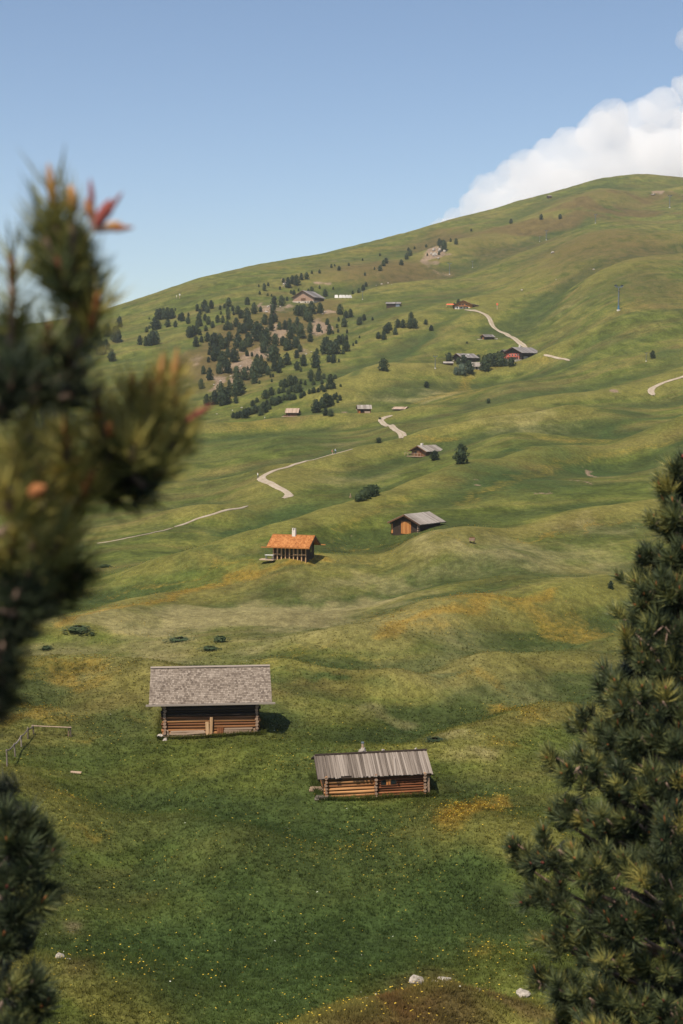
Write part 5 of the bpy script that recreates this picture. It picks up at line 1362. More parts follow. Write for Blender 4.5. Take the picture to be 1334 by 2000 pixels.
# ------------------------------------------------------------------ hikers
def make_person(shirt, trousers, hair, name='person', pose=0.25):
    J = {'pel': (0, 0, .95), 'spine': (0, .01, 1.15), 'chest': (0, .02, 1.36), 'neck': (0, .01, 1.5), 'head': (0, -.01, 1.62), 'crown': (0, 0, 1.72),
         'hl': (-.10, 0, .90), 'kl': (-.11, -pose * .5, .50), 'al': (-.11, -pose * .6, .09), 'tl': (-.11, -pose * .6 - .16, .04),
         'hr': (.10, 0, .90), 'kr': (.11, pose * .2, .49), 'ar': (.11, pose * .9, .10), 'tr': (.11, pose * .9 - .15, .04),
         'sl': (-.18, .02, 1.42), 'el': (-.25, .10, 1.15), 'wl': (-.25, -.06, .93), 'fl': (-.25, -.10, .85),
         'sr': (.18, .02, 1.42), 'er': (.25, -.04, 1.15), 'wr': (.25, -.20, 1.0), 'fr': (.25, -.26, .95)}
    R = {'pel': .15, 'spine': .13, 'chest': .16, 'neck': .06, 'head': .095, 'crown': .07, 'hl': .10, 'kl': .07, 'al': .05, 'tl': .045, 'hr': .10, 'kr': .07, 'ar': .05, 'tr': .045, 'sl': .075, 'el': .05, 'wl': .035, 'fl': .04, 'sr': .075, 'er': .05, 'wr': .035, 'fr': .04}
    E = [('pel', 'spine'), ('spine', 'chest'), ('chest', 'neck'), ('neck', 'head'), ('head', 'crown'), ('pel', 'hl'), ('hl', 'kl'), ('kl', 'al'), ('al', 'tl'), ('pel', 'hr'), ('hr', 'kr'), ('kr', 'ar'), ('ar', 'tr'), ('chest', 'sl'), ('sl', 'el'), ('el', 'wl'), ('wl', 'fl'), ('chest', 'sr'), ('sr', 'er'), ('er', 'wr'), ('wr', 'fr')]
    ks = list(J); me = bpy.data.meshes.new('person'); me.from_pydata([J[k] for k in ks], [(ks.index(a), ks.index(c)) for a, c in E], [])
    o = bpy.data.objects.new(name, me); COL.objects.link(o)
    md = o.modifiers.new('skin', 'SKIN'); md.use_smooth_shade = True
    for k, sv in zip(ks, me.skin_vertices[0].data):
        sv.radius = (R[k], R[k]); sv.use_root = (k == 'pel')
    o.modifiers.new('sub', 'SUBSURF').render_levels = 1
    m, nt, b = new_mat('clothing')
    tc = nt.nodes.new('ShaderNodeTexCoord'); sp = nt.nodes.new('ShaderNodeSeparateXYZ'); nt.links.new(tc.outputs['Object'], sp.inputs[0])
    cr = ramp(nt, math_n(nt, 'DIVIDE', sp.outputs[2], 1.8), [(0.0, (.05, .035, .03)), (.06, trousers), (.54, shirt), (.82, (.55, .33, .24)), (.93, hair)], 'CONSTANT')
    nt.links.new(cr, b.inputs['Base Color']); me.materials.append(m)
    return o
for px, py, sh_, tr_, rz, lab, hat in ((503.5, 935, (.75, .73, .70), (.10, .10, .11), 1.9, 'person in a white shirt standing at the bend of the winding track', (.2, .12, .06)), (649, 889, (.55, .20, .15), (.42, .33, .26), 1.3, 'left of two hikers on the track, in a reddish top', (.08, .05, .03)), (655, 887, (.45, .55, .66), (.05, .06, .09), 1.3, 'right of two hikers on the track, in a pale blue top', (.1, .07, .05))):
    q = hit(px, py); o = make_person(sh_, tr_, hat); o.location = q; o.rotation_euler.z = rz; tag(o, lab, 'person')
for px, py, s_, lab, c in ((742, 820, 3.5, 'dark bush clump at the top of the gravel bend', 0),):
    far_tree(px, py, s_ * 1.4, lab, None, 'shrub', 1.2)

# ------------------------------------------------------------------ rocks
place_rock(816, 1921, 36, 0, 'rounded white boulder on the brow of the brown knoll', hz=1.1)
place_rock(868, 1916, 40, 3, 'broad flat white rock right of the rounded boulder', hz=.7)
place_rock(848, 1920, 20, 2, 'small pale rock between the two larger boulders', hz=.6)
place_rock(932, 1936, 20, 1, 'small white stone on the right shoulder of the knoll', hz=.7)
place_rock(1020, 1945, 36, 2, 'pale rock half hidden beside the near right pine', hz=.8)
place_rock(119, 1872, 22, 0, 'whitish stone low on the left bank', hz=1.2)
place_rock(133, 1874, 16, 3, 'flat reddish stone beside the whitish stone', hz=.4)
place_rock(1079, 495, 14, 1, 'white boulder high on the open slope', hz=.7)
place_rock(1160, 527, 5, 0, 'tiny white stone below the white boulder'); place_rock(1019, 567, 5, 2, 'tiny pale stone above the farm track'); place_rock(1086, 547, 4, 1, 'tiny pale stone on the mid slope')
place_rock(1275, 381, 16, 3, 'pale sandy rock slab below the summit', hz=.5)
for k, (px, py, w_) in enumerate(((850, 500, 12), (858, 492, 14), (864, 484, 12), (856, 506, 9), (848, 490, 9), (842, 497, 8), (868, 492, 8))):
    place_rock(px, py, w_, k, 'grey crag block of the rocky knob under the moor pines', 'crag blocks of the rocky knob', hz=1.3, name='crag')
for k, (px, py, w_) in enumerate(((557, 556, 12), (553, 560, 7), (602, 545, 5), (630, 614, 9), (636, 610, 7), (524, 600, 12), (520, 610, 10), (529, 596, 9), (548, 600, 8), (472, 797, 8), (454, 802, 6), (423, 809, 7), (438, 722, 9), (470, 716, 9), (500, 704, 8), (540, 655, 9), (430, 745, 10), (418, 752, 8), (598, 692, 8), (608, 688, 9), (450, 735, 7), (514, 640, 6), (626, 640, 7), (618, 655, 6), (745, 555, 6), (735, 558, 5), (758, 553, 5), (765, 556, 4))):
    place_rock(px, py, w_ * .85, k, ('small pale boulder on the left half of the scree' if px < 505 else 'small pale boulder on the right half of the scree') if px < 700 else 'small pale boulder on the stony strip above the saddle shed', 'boulders around the wood' if px < 700 else 'boulders on the stony strip', hz=.8)
# ------------------------------------------------------------------ near stone pines
m_needle, nt, b = new_mat('pine_needles')
t = attr(nt, 'tone').outputs['Fac']; tip = attr(nt, 'tip').outputs['Fac']
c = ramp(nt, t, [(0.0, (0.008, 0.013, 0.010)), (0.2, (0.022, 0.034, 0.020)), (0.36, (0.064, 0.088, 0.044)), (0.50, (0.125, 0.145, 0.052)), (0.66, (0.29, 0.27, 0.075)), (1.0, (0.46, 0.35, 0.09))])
c = mixcol(nt, math_n(nt, 'MULTIPLY', tip, 0.35), c, (0.12, 0.13, 0.06))
nt.links.new(c, b.inputs['Base Color'])
b.inputs['Roughness'].default_value = 0.5; b.inputs['Specular IOR Level'].default_value = 0.35
tr = nt.nodes.new('ShaderNodeBsdfTranslucent'); nt.links.new(c, tr.inputs['Color'])
mx = nt.nodes.new('ShaderNodeMixShader'); mx.inputs[0].default_value = 0.2
nt.links.new(b.outputs[0], mx.inputs[1]); nt.links.new(tr.outputs[0], mx.inputs[2]); nt.links.new(mx.outputs[0], nt.nodes['Material Output'].inputs['Surface'])
m_twig = plain_mat('twig_bark', (0.20, 0.135, 0.105), 0.9, 0.35, 20.0, bumpd=0.003)
m_bud = plain_mat('orange_brown_buds', (0.26, 0.10, 0.035), 0.8, 0.3, 60.0)
m_bud_red = plain_mat('red_pollen_cones', (0.22, 0.055, 0.045), 0.8, 0.3, 60.0)
m_bud_pale = plain_mat('pale_orange_buds', (0.40, 0.21, 0.075), 0.8, 0.2, 60.0)

def needles(tufts, seed, per=110, nl=0.075, wd=0.0022):
    """tufts: (tip position, direction, shoot length, tone). Needles in rings along each shoot, spread forward and out"""
    r = np.random.default_rng(seed)
    tp = np.array([x[0] for x in tufts], float); dr = np.array([x[1] for x in tufts], float)
    dr /= np.linalg.norm(dr, axis=1)[:, None]
    ln = np.array([x[2] for x in tufts], float); tn = np.array([x[3] for x in tufts], float)
    k = len(tufts)
    s = r.uniform(0, 1, (k, per)) ** 0.8
    base = tp[:, None, :] - dr[:, None, :] * (ln[:, None] * s)[..., None]
    ref = np.where(np.abs(dr[:, 2:3]) < 0.9, np.array([[0, 0, 1.0]]), np.array([[1.0, 0, 0]]))
    u = np.cross(dr, ref); u /= np.linalg.norm(u, axis=1)[:, None]; v = np.cross(u, dr)
    a = r.uniform(0, 2 * math.pi, (k, per))
    rad = u[:, None, :] * np.cos(a)[..., None] + v[:, None, :] * np.sin(a)[..., None]
    th = np.radians(24 + 44 * s ** 0.7 + r.normal(0, 9, (k, per)))
    d = dr[:, None, :] * np.cos(th)[..., None] + rad * np.sin(th)[..., None]
    d = d + np.array([0, 0, 0.10]); d /= np.linalg.norm(d, axis=2)[..., None]
    L = nl * r.uniform(0.7, 1.15, (k, per)) * r.uniform(0.72, 1.2, (k, 1))
    w = np.cross(d, r.normal(0, 1, (k, per, 3))); w /= np.linalg.norm(w, axis=2)[..., None]
    w *= wd * r.uniform(.8, 1.25, (k, per))[..., None]
    midp = base + d * (L * .55)[..., None] + rad * (-0.06 * L)[..., None] * 0 
    tipp = base + d * L[..., None] + dr[:, None, :] * (0.12 * L)[..., None]
    V = np.stack([base - w * .7, base + w * .7, midp + w, midp - w, tipp], 2).reshape(-1, 3)
    b0 = np.arange(k * per) * 5
    F = np.concatenate([np.stack([b0, b0 + 1, b0 + 2], 1), np.stack([b0, b0 + 2, b0 + 3], 1), np.stack([b0 + 3, b0 + 2, b0 + 4], 1)])
    tone = np.clip(tn[:, None] + r.normal(0, .09, (k, per)) - 0.12 * s, 0, 1)
    T = np.repeat(tone.ravel(), 5); TI = np.tile(np.array([0, 0, .4, .4, 1.0]), k * per)
    return V, F, T, TI
def bud_mesh(mat, seed=0):
    r = random.Random(seed); v, f = [], []
    n = 7; prof = [(0, .55), (.15, .9), (.4, 1.0), (.7, .72), (.9, .38), (1.0, .08)]
    for z, q in prof:
        for j in range(n):
            a = 2 * math.pi * j / n
            v.append((q * math.cos(a) * r.uniform(.9, 1.1) * .5, q * math.sin(a) * r.uniform(.9, 1.1) * .5, z))
    for i in range(len(prof) - 1):
        for j in range(n): f.append((i * n + j, i * n + (j + 1) % n, (i + 1) * n + (j + 1) % n, (i + 1) * n + j))
    f.append(tuple(range((len(prof) - 1) * n, len(prof) * n)))
    me = bpy.data.meshes.new('bud'); me.from_pydata(v, [], f); me.materials.append(mat)
    me.polygons.foreach_set('use_smooth', [True] * len(f)); return me
BUD, BUDR, BUDP = bud_mesh(m_bud), bud_mesh(m_bud_red, 1), bud_mesh(m_bud_pale, 2)
def place_bud(root, me, tip_, d, w, l, name='bud'):
    o = mesh_obj(name, me, None, root)
    o.location = Vector(tip_) - Vector(root.location); o.scale = (w, w, l)
    o.rotation_euler = Vector(d).to_track_quat('Z', 'Y').to_euler()
    return o
def add_crown(root, tufts, seed, per, nl, wd):
    V, F, T, TI = needles(tufts, seed, per, nl, wd)
    V = V - np.array(root.location)
    me = np_mesh('crown', V, F, m_needle, False, {'tone': T, 'tip': TI})
    return mesh_obj('crown', me, None, root)
def bez(p0, p1, p2, n=7):
    p0, p1, p2 = Vector(p0), Vector(p1), Vector(p2)
    return [p0 * (1 - t) ** 2 + p1 * 2 * t * (1 - t) + p2 * t * t for t in np.linspace(0, 1, n)]

def pine_from_lobes(name, label, lobes, axis_px, Y0, prof, seed, per, n_fill, top_px, tuft_scale=1.0, tone0=0.42, bud_p=0.3, back=1.0):
    """lobes: (px, py, r px) foliage clumps in view. prof(py) gives the crown radius in m at that level"""
    r = random.Random(seed)
    ax = ray(axis_px, 1000)[0] * Y0
    zg = float(gz(ax, Y0)[0])
    root = empty(name, (ax, Y0, zg), 0, label, 'tree')
    ztop = ray(axis_px, top_px)[1] * Y0
    MB().path([(0, 0, -.3), (.03, .02, (ztop - zg) * .3), (-.02, 0, (ztop - zg) * .65), (0, 0, ztop - zg)], [.11, .085, .05, .012], 9).build('trunk', m_bark, root, smooth=True)
    tufts = []
    cl = []
    for px, py, rp in lobes:
        a, e = ray(px, py)
        R = prof(py); lat = abs(a * Y0 - ax)
        Y = Y0 - math.sqrt(max(0.0, R * R - lat * lat)) * r.uniform(.75, 1.0)
        cl.append((Vector((a * Y, Y, e * Y)), rp / FPX * Y))
    n_front = len(cl)
    for i in range(int(n_front * back)):           # far side of the crown, and what lies outside the picture
        py = r.uniform(min(l[1] for l in lobes) - 40, max(l[1] for l in lobes) + 350)
        R = prof(min(py, 2000)) * r.uniform(.45, 1); an = r.uniform(-0.5, math.pi + .5)
        if axis_px > 667: an = r.uniform(-1.7, math.pi - .6)
        else: an = r.uniform(.6, math.pi + 1.3)
        z = ray(axis_px, py)[1] * Y0
        cl.append((Vector((ax + R * math.cos(an), Y0 + R * math.sin(an), z)), r.uniform(.10, .16)))
    for ci, (c_, rad) in enumerate(cl):
        ang = math.atan2(c_.y - Y0, c_.x - ax); Rr = math.hypot(c_.x - ax, c_.y - Y0)
        zb = c_.z - 0.45 * Rr - 0.1
        p0 = Vector((ax, Y0, max(zb, zg + .1))); p1 = p0.lerp(c_, .6) + Vector((0, 0, -.12 * Rr))
        br = [x - Vector(root.location) for x in bez(p0, p1, c_)]
        if r.random() < .75 or ci < n_front:
            MB().path(br, list(np.linspace(.022, .006, 7)), 6).build('branch', m_twig, root, smooth=True)
        out = Vector((math.cos(ang), math.sin(ang), 0))
        n_t = max(4, int(11 * (rad / (.12 * tuft_scale)) ** 1.6))
        for k in range(n_t):
            d = Vector((r.gauss(0, 1), r.gauss(0, 1), r.gauss(0, .8))); d.normalize()
            pos = c_ + d * rad * r.uniform(.45, 1.0)
            dd = (d * .55 + out * .45 + Vector((0, 0, .75))).normalized()
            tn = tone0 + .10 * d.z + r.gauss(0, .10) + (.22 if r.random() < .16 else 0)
            sl_ = r.uniform(.05, .09) * tuft_scale
            tufts.append((pos, dd, sl_, tn))
            if ci < n_front and r.random() < bud_p:
                if r.random() < .35: place_bud(root, BUD, pos - dd * .01, (dd + Vector((0, 0, .8))), .011, r.uniform(.035, .06), 'candle')
                else: place_bud(root, BUDR if r.random() < .5 else BUD, pos - dd * .012, dd, .014, .024)
            if r.random() < .4:
                b_ = [pos - dd * sl_ - Vector(root.location), c_.lerp(pos, .3) - Vector(root.location) - out * .05]
                MB().tube(b_[0], b_[1], .004, .005, 5).build('twig', m_twig, root)
    for i in range(n_fill):                         # inner shoots, shade between the tufts put into a darker tone
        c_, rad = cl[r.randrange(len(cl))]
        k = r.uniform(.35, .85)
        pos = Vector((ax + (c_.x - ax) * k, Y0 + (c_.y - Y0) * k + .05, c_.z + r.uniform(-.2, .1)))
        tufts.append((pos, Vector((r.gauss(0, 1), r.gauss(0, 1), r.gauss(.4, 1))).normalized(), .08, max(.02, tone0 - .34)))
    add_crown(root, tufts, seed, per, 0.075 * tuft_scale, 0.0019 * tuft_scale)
    return root

RL = [(1318,905,22),(1303,960,30),(1290,1010,36),(1325,1005,36),(1262,1085,38),(1310,1080,46),(1232,1130,38),(1275,1150,52),(1325,1150,50),(1248,1195,42),(1300,1225,56),(1240,1262,34),(1285,1290,50),(1330,1300,46),(1190,1315,28),(1182,1345,34),(1235,1365,54),(1295,1370,56),(1110,1405,26),(1140,1425,40),(1195,1430,52),(1252,1440,56),(1312,1450,56),(1088,1480,32),(1125,1500,46),(1182,1512,56),(1242,1520,56),(1302,1530,56),(1084,1588,28),(1125,1582,42),(1185,1600,56),(1250,1610,56),(1312,1620,56),(1012,1650,24),(1048,1672,36),(1092,1660,46),(1152,1690,56),(1220,1700,56),(1292,1710,56),(1036,1742,34),(1084,1752,46),(1142,1770,56),(1212,1790,56),(1300,1800,56),(1074,1830,36),(1122,1850,54),(1192,1870,56),(1282,1890,56),(1050,1915,30),(1092,1932,46),(1152,1950,56),(1232,1970,56),(1312,1980,56),(1085,1992,36),(1182,2025,56),(1292,2045,56),(1012,1680,22),(1060,1640,22)]
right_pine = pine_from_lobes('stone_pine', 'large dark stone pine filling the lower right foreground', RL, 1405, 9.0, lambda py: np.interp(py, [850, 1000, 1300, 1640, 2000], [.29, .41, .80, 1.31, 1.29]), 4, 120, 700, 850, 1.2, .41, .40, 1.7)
LBL = [(15,1600,20),(55,1600,16),(85,1625,20),(30,1650,34),(95,1665,16),(60,1690,26),(20,1720,30),(75,1760,24),(100,1742,12),(35,1790,24),(10,1840,22),(20,1930,34),(65,1915,24),(85,1960,24),(50,1985,30),(15,2010,34),(8,1610,20)]
left_low = pine_from_lobes('stone_pine', 'shadowy stone pine at the lower left edge', LBL, -40, 5.2, lambda py: np.interp(py, [1530, 1650, 2000], [.12, .26, .30]), 6, 130, 40, 1530, 1.0, .26, .16, 0.0)

# blurred young pine right at the left edge of the lens
r = random.Random(12)
ax, Y0 = -0.72, 1.85
root = empty('stone_pine', (ax, Y0, float(gz(ax, Y0)[0])), 0, 'blurred young stone pine with orange buds close on the left', 'tree')
zl = root.location.z
MB().path([(0, 0, -.2), (.02, 0, 1.0), (.05, 0, 2.0), (.12, 0, 2.9)], [.05, .045, .035, .02], 8).build('trunk', m_bark, root, smooth=True)
def P3(px, py, Y): return Vector(tuple(at(px, py, Y)))
# shoots: (base px, tip px, distance, tone, bud kind)
SH = [((135,560),(90,318),1.80,.62,'c'),((125,540),(95,380),1.83,.5,None),((140,570),(138,345),1.84,.60,'p'),((150,600),(60,400),1.76,.45,None),((160,600),(165,430),1.82,.55,'o'),((130,560),(90,470),1.75,.40,'r'),((170,600),(190,470),1.84,.38,'t'),
      ((20,680),(22,450),1.78,.50,'r'),
      ((150,680),(205,560),1.84,.60,'o'),((140,690),(175,555),1.80,.62,None),((90,680),(100,600),1.74,.5,'r'),
      ((20,760),(30,660),1.72,.22,None),((70,760),(80,680),1.76,.20,None),((120,740),(160,660),1.80,.25,'r'),((60,790),(110,740),1.80,.15,None),((0,800),(10,720),1.7,.15,None),((120,780),(170,735),1.85,.2,None),
      ((205,870),(180,740),1.90,.60,'o'),((215,880),(220,770),1.90,.55,'r'),((245,860),(262,715),1.92,.66,'o'),((270,880),(295,760),1.93,.68,None),((280,850),(300,730),1.94,.65,'o'),((300,850),(320,690),1.96,.72,'c'),((315,860),(350,680),1.97,.72,'c'),((330,870),(345,740),1.98,.60,'o'),((320,880),(380,790),2.0,.50,'R'),((300,890),(240,790),1.9,.62,None),((260,900),(250,820),1.88,.6,None),((330,880),(370,830),1.98,.62,None),((290,900),(320,820),1.92,.55,None),((300,930),(345,890),1.95,.45,None),
      ((230,960),(270,930),1.9,.22,None),((270,960),(310,925),1.93,.18,None),((200,930),(240,900),1.88,.25,None),((260,930),(300,960),1.92,.12,None),((210,900),(215,850),1.85,.3,'k'),
      ((130,900),(125,800),1.84,.62,'o'),((140,930),(160,850),1.86,.60,None),((60,900),(45,790),1.78,.58,None),((30,930),(15,830),1.74,.55,None),((80,940),(60,880),1.8,.6,'r'),((110,960),(100,880),1.82,.64,'o'),((150,980),(195,910),1.88,.5,'o'),((40,980),(10,930),1.74,.6,None),((130,990),(135,940),1.84,.62,None),((20,1000),(0,900),1.72,.62,None),((180,960),(205,890),1.86,.42,None),((60,1000),(80,960),1.8,.6,'K'),
      ((100,1080),(140,1000),1.84,.62,None),((60,1080),(75,1010),1.8,.62,None),((20,1080),(30,1010),1.76,.56,None),((120,1120),(165,1060),1.86,.40,None),((90,1130),(130,1090),1.84,.60,'o'),((140,1130),(170,1100),1.88,.25,None),((50,1140),(60,1090),1.8,.35,None),((10,1150),(20,1090),1.76,.3,None),((100,1170),(150,1140),1.85,.15,None),((60,1180),(90,1150),1.82,.2,'o'),((30,1170),(40,1130),1.78,.2,None),((90,1090),(110,1040),1.82,.55,None),((0,1090),(-10,1040),1.74,.5,None),((20,1200),(70,1180),1.8,.15,None),((0,1270),(20,1230),1.76,.12,None),((0,1330),(10,1300),1.78,.12,None),((-20,1300),(25,1255),1.8,.14,None),((-20,1350),(22,1320),1.8,.12,None),((-20,1390),(8,1365),1.8,.12,None),((-10,1250),(42,1215),1.8,.16,None),((-30,1330),(40,1290),1.84,.1,None),
      ((110,540),(100,400),1.86,.40,None),((120,520),(75,440),1.88,.45,None),((130,540),(150,470),1.9,.3,None),((140,560),(115,440),1.92,.28,None),((250,880),(280,790),1.97,.5,None),((230,900),(205,830),1.95,.45,None),((340,860),(365,780),2.02,.55,None),((70,880),(85,830),1.86,.5,None),((20,870),(35,860),1.8,.5,None),((120,1040),(115,980),1.9,.5,None)]
tufts = []
for (bx, by), (tx, ty), Y, tn, kd in SH:
    Yj = Y + r.uniform(-.05, .05)
    p0, p1 = P3(bx, by, Yj + .03), P3(tx, ty, Yj)
    d = (p1 - p0); L = d.length; d.normalize()
    d = (d + Vector((0, -.15, .15))).normalized()
    shoot = min(max(L * .8, .05), .11)
    if tn > .3: tn += .14 + (.08 if ty > 700 else 0)
    tufts.append((p1 - d * .035, d, shoot, tn + r.gauss(0, .04)))
    if L > .13: tufts.append((p1 - d * (.035 + shoot * .8), d, .05, tn - .12))
    MB().path([p0 - root.location, p0.lerp(p1, .5) - root.location + Vector((0, .01, -.005)), p1 - d * .04 - root.location], [.006, .005, .004], 6).build('twig', m_twig, root, smooth=True)
    up = (d + Vector((0, 0, .4))).normalized()
    if kd == 'c': place_bud(root, BUDP, p1 - d * .06, up, .013, .06, 'candle')
    if kd == 'o': place_bud(root, BUD, p1 - d * .06, up, .012, .05, 'candle')
    if kd == 'p': place_bud(root, BUDP, p1 - d * .045, up, .018, .035)
    if kd == 'r': place_bud(root, BUDR, p1 - d * .07, up, .013, .045, 'candle')
    if kd == 'k': place_bud(root, BUD, p1, up, .014, .022)
    if kd == 'R': place_bud(root, BUDR, p1 - d * .03, (1, 0, .6), .011, .045, 'candle')
    if kd == 'K': place_bud(root, BUD, p1 + Vector((0, -.05, 0)), (.6, -.6, .3), .02, .03, 'cone')
    if kd == 't':       # spent pollen shoots standing out to the right
        for (ex, ey), mm, ww, ll in (((178, 372), BUDR, .008, .035), ((203, 407), BUDR, .011, .022), ((230, 388), BUDR, .007, .03), ((213, 410), BUDR, .012, .025), ((236, 446), BUD, .009, .03), ((218, 440), BUDP, .009, .022), ((175, 415), BUD, .011, .028), ((190, 440), BUDR, .016, .04)):
            e_ = P3(ex, ey, Yj); b_ = P3(185, 450, Yj)
            MB().tube(b_ - root.location, e_ - root.location, .004, .003, 5).build('twig', m_twig, root)
            place_bud(root, mm, e_.lerp(b_, .4), (e_ - b_), ww, ll, 'pollen_shoot')
for pp, rr in (([(-60, 760), (60, 720), (150, 610)], (.010, .005)), ([(-60, 1080), (80, 1000), (210, 900)], (.010, .006)), ([(60, 1010), (200, 930), (320, 870)], (.007, .004)), ([(-60, 1010), (20, 985), (60, 970)], (.012, .010)), ([(-70, 900), (-20, 780), (20, 660)], (.014, .006)), ([(-50, 1150), (40, 1150), (110, 1120)], (.012, .005)), ([(-60, 820), (60, 770), (170, 720)], (.014, .006))):
    ps = [P3(x, y, 2.03) - root.location for x, y in pp]
    MB().path(bez(ps[0], ps[1], ps[2]), list(np.linspace(rr[0], rr[1], 7)), 7).build('branch', m_twig, root, smooth=True)
for i in range(5):      # dark inner needles, shade put into their tone, near the stem and the part of the tree left of the picture
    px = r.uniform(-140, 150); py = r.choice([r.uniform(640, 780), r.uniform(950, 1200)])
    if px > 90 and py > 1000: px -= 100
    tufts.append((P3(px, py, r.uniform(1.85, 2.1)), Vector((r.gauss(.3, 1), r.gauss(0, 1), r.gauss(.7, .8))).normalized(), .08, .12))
add_crown(root, tufts, 5, 95, 0.056, 0.0015)
# bare twig poking in at the left edge
tw = empty('fallen_branch', P3(-30, 1196, 2.6), 0, 'bare grey twig poking in at the left edge', 'branch')
MB().path([P3(x, y, 2.6) - tw.location for x, y in ((-40, 1188), (20, 1196), (55, 1201), (98, 1206))], [.008, .007, .006, .003], 7).build('stem', m_twig, tw, smooth=True)
MB().path([P3(x, y, 2.6) - tw.location for x, y in ((40, 1199), (60, 1196), (75, 1190))], [.004, .003, .002], 6).build('side_twig', m_twig, tw, smooth=True)
# ------------------------------------------------------------------ meadow grass and flowers near the huts
def scatter(n, y0, y1, seed, amax=0.262):
    r = np.random.default_rng(seed)
    y = np.exp(r.uniform(math.log(y0), math.log(y1), n)); a = r.uniform(-amax, amax, n)
    return a * y, y, r
m_grass, nt, b = new_mat('grass_blades')
geo = nt.nodes.new('ShaderNodeNewGeometry')
col, _, _, _ = meadow_colour(nt, geo.outputs['Position'])
tone = attr(nt, 'tone').outputs['Fac']
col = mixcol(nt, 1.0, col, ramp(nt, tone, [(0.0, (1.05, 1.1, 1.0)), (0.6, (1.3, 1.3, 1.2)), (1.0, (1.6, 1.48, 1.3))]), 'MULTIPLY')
nt.links.new(col, b.inputs['Base Color']); b.inputs['Roughness'].default_value = 0.8; b.inputs['Specular IOR Level'].default_value = 0.1
tr = nt.nodes.new('ShaderNodeBsdfTranslucent'); nt.links.new(col, tr.inputs['Color'])
mx = nt.nodes.new('ShaderNodeMixShader'); mx.inputs[0].default_value = 0.5
nt.links.new(b.outputs[0], mx.inputs[1]); nt.links.new(tr.outputs[0], mx.inputs[2]); nt.links.new(mx.outputs[0], nt.nodes['Material Output'].inputs['Surface'])
x, y, r = scatter(120000, 38, 170, 51)
# keep the grass out of the buildings
def inside(x, y, root, hx, y0, y1):
    c, s = math.cos(-root.rotation_euler.z), math.sin(-root.rotation_euler.z)
    dx, dy = x - root.location.x, y - root.location.y
    lx, ly = dx * c - dy * s, dx * s + dy * c
    return (np.abs(lx) < hx) & (ly > y0) & (ly < y1)
keep = ~(inside(x, y, barn, 3.5, 0.0, 6.5) | inside(x, y, hut, 3.3, 0.0, 4.2))
keep &= r.uniform(0, 1, len(x)) < np.clip((172 - y) / 70, 0, 1)
x, y = x[keep], y[keep]
hgt = (0.10 + 0.12 * r.uniform(0, 1, len(x)) ** 2) * (1 + 0.5 * np.clip(fbm(x / 4, y / 4, 2, 8), -.6, 1))
# taller grass left standing along the foot of the hut walls
ex, ey, eh = [], [], []
for root_, hx_, y0_, y1_, n_e in ((barn, 3.75, -.35, 6.8, 2600), (hut, 3.6, -.3, 4.9, 2000)):
    c_, s_ = math.cos(root_.rotation_euler.z), math.sin(root_.rotation_euler.z)
    t_ = r.uniform(0, 1, n_e); sd = r.integers(0, 4, n_e)
    lx = np.where(sd < 2, (t_ * 2 - 1) * hx_, np.where(sd == 2, -hx_, hx_)) + r.normal(0, .10, n_e)
    ly = np.where(sd == 0, y0_, np.where(sd == 1, y1_, y0_ + t_ * (y1_ - y0_))) - np.abs(r.normal(0, .10, n_e)) * np.where(sd == 0, 1, 0)
    ex.append(root_.location.x + lx * c_ - ly * s_); ey.append(root_.location.y + lx * s_ + ly * c_); eh.append(r.uniform(.18, .42, n_e))
x = np.concatenate([x] + ex); y = np.concatenate([y] + ey); hgt = np.concatenate([hgt] + eh)
mk = grid_masks(x, y)
hgt = hgt * (1 - 0.6 * np.clip(mk['earth'], 0, 1))
nb = 4
k = len(x)
z = gz(x, y)
ang = r.uniform(0, 6.283, (k, nb)); off = r.uniform(0, .09, (k, nb))
bx = x[:, None] + off * np.cos(ang); by = y[:, None] + off * np.sin(ang)
lean = r.uniform(.4, 1.3, (k, nb)); w = (0.010 + 0.00016 * y)[:, None] * r.uniform(.7, 1.3, (k, nb))
H = hgt[:, None] * r.uniform(.6, 1.1, (k, nb))
pa = ang + r.uniform(.8, 2.3, (k, nb))
B0 = np.stack([bx - w * np.cos(pa), by - w * np.sin(pa), np.broadcast_to(z[:, None] - .02, bx.shape)], -1)
B1 = np.stack([bx + w * np.cos(pa), by + w * np.sin(pa), np.broadcast_to(z[:, None] - .02, bx.shape)], -1)
TP = np.stack([bx + H * lean * np.cos(ang), by + H * lean * np.sin(ang), z[:, None] + H], -1)
V = np.stack([B0, B1, TP], 2).reshape(-1, 3)
F = np.arange(len(V)).reshape(-1, 3)
rep = lambda q: np.repeat(q, nb * 3)
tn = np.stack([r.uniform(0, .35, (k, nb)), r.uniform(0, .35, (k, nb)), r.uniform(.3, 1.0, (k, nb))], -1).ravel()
at_ = {n_: rep(mk[n_]) for n_ in mk}; at_['tone'] = tn
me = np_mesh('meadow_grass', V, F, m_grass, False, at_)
tag(mesh_obj('meadow_grass', me), 'short meadow grass around the huts', 'grass', kind='stuff')

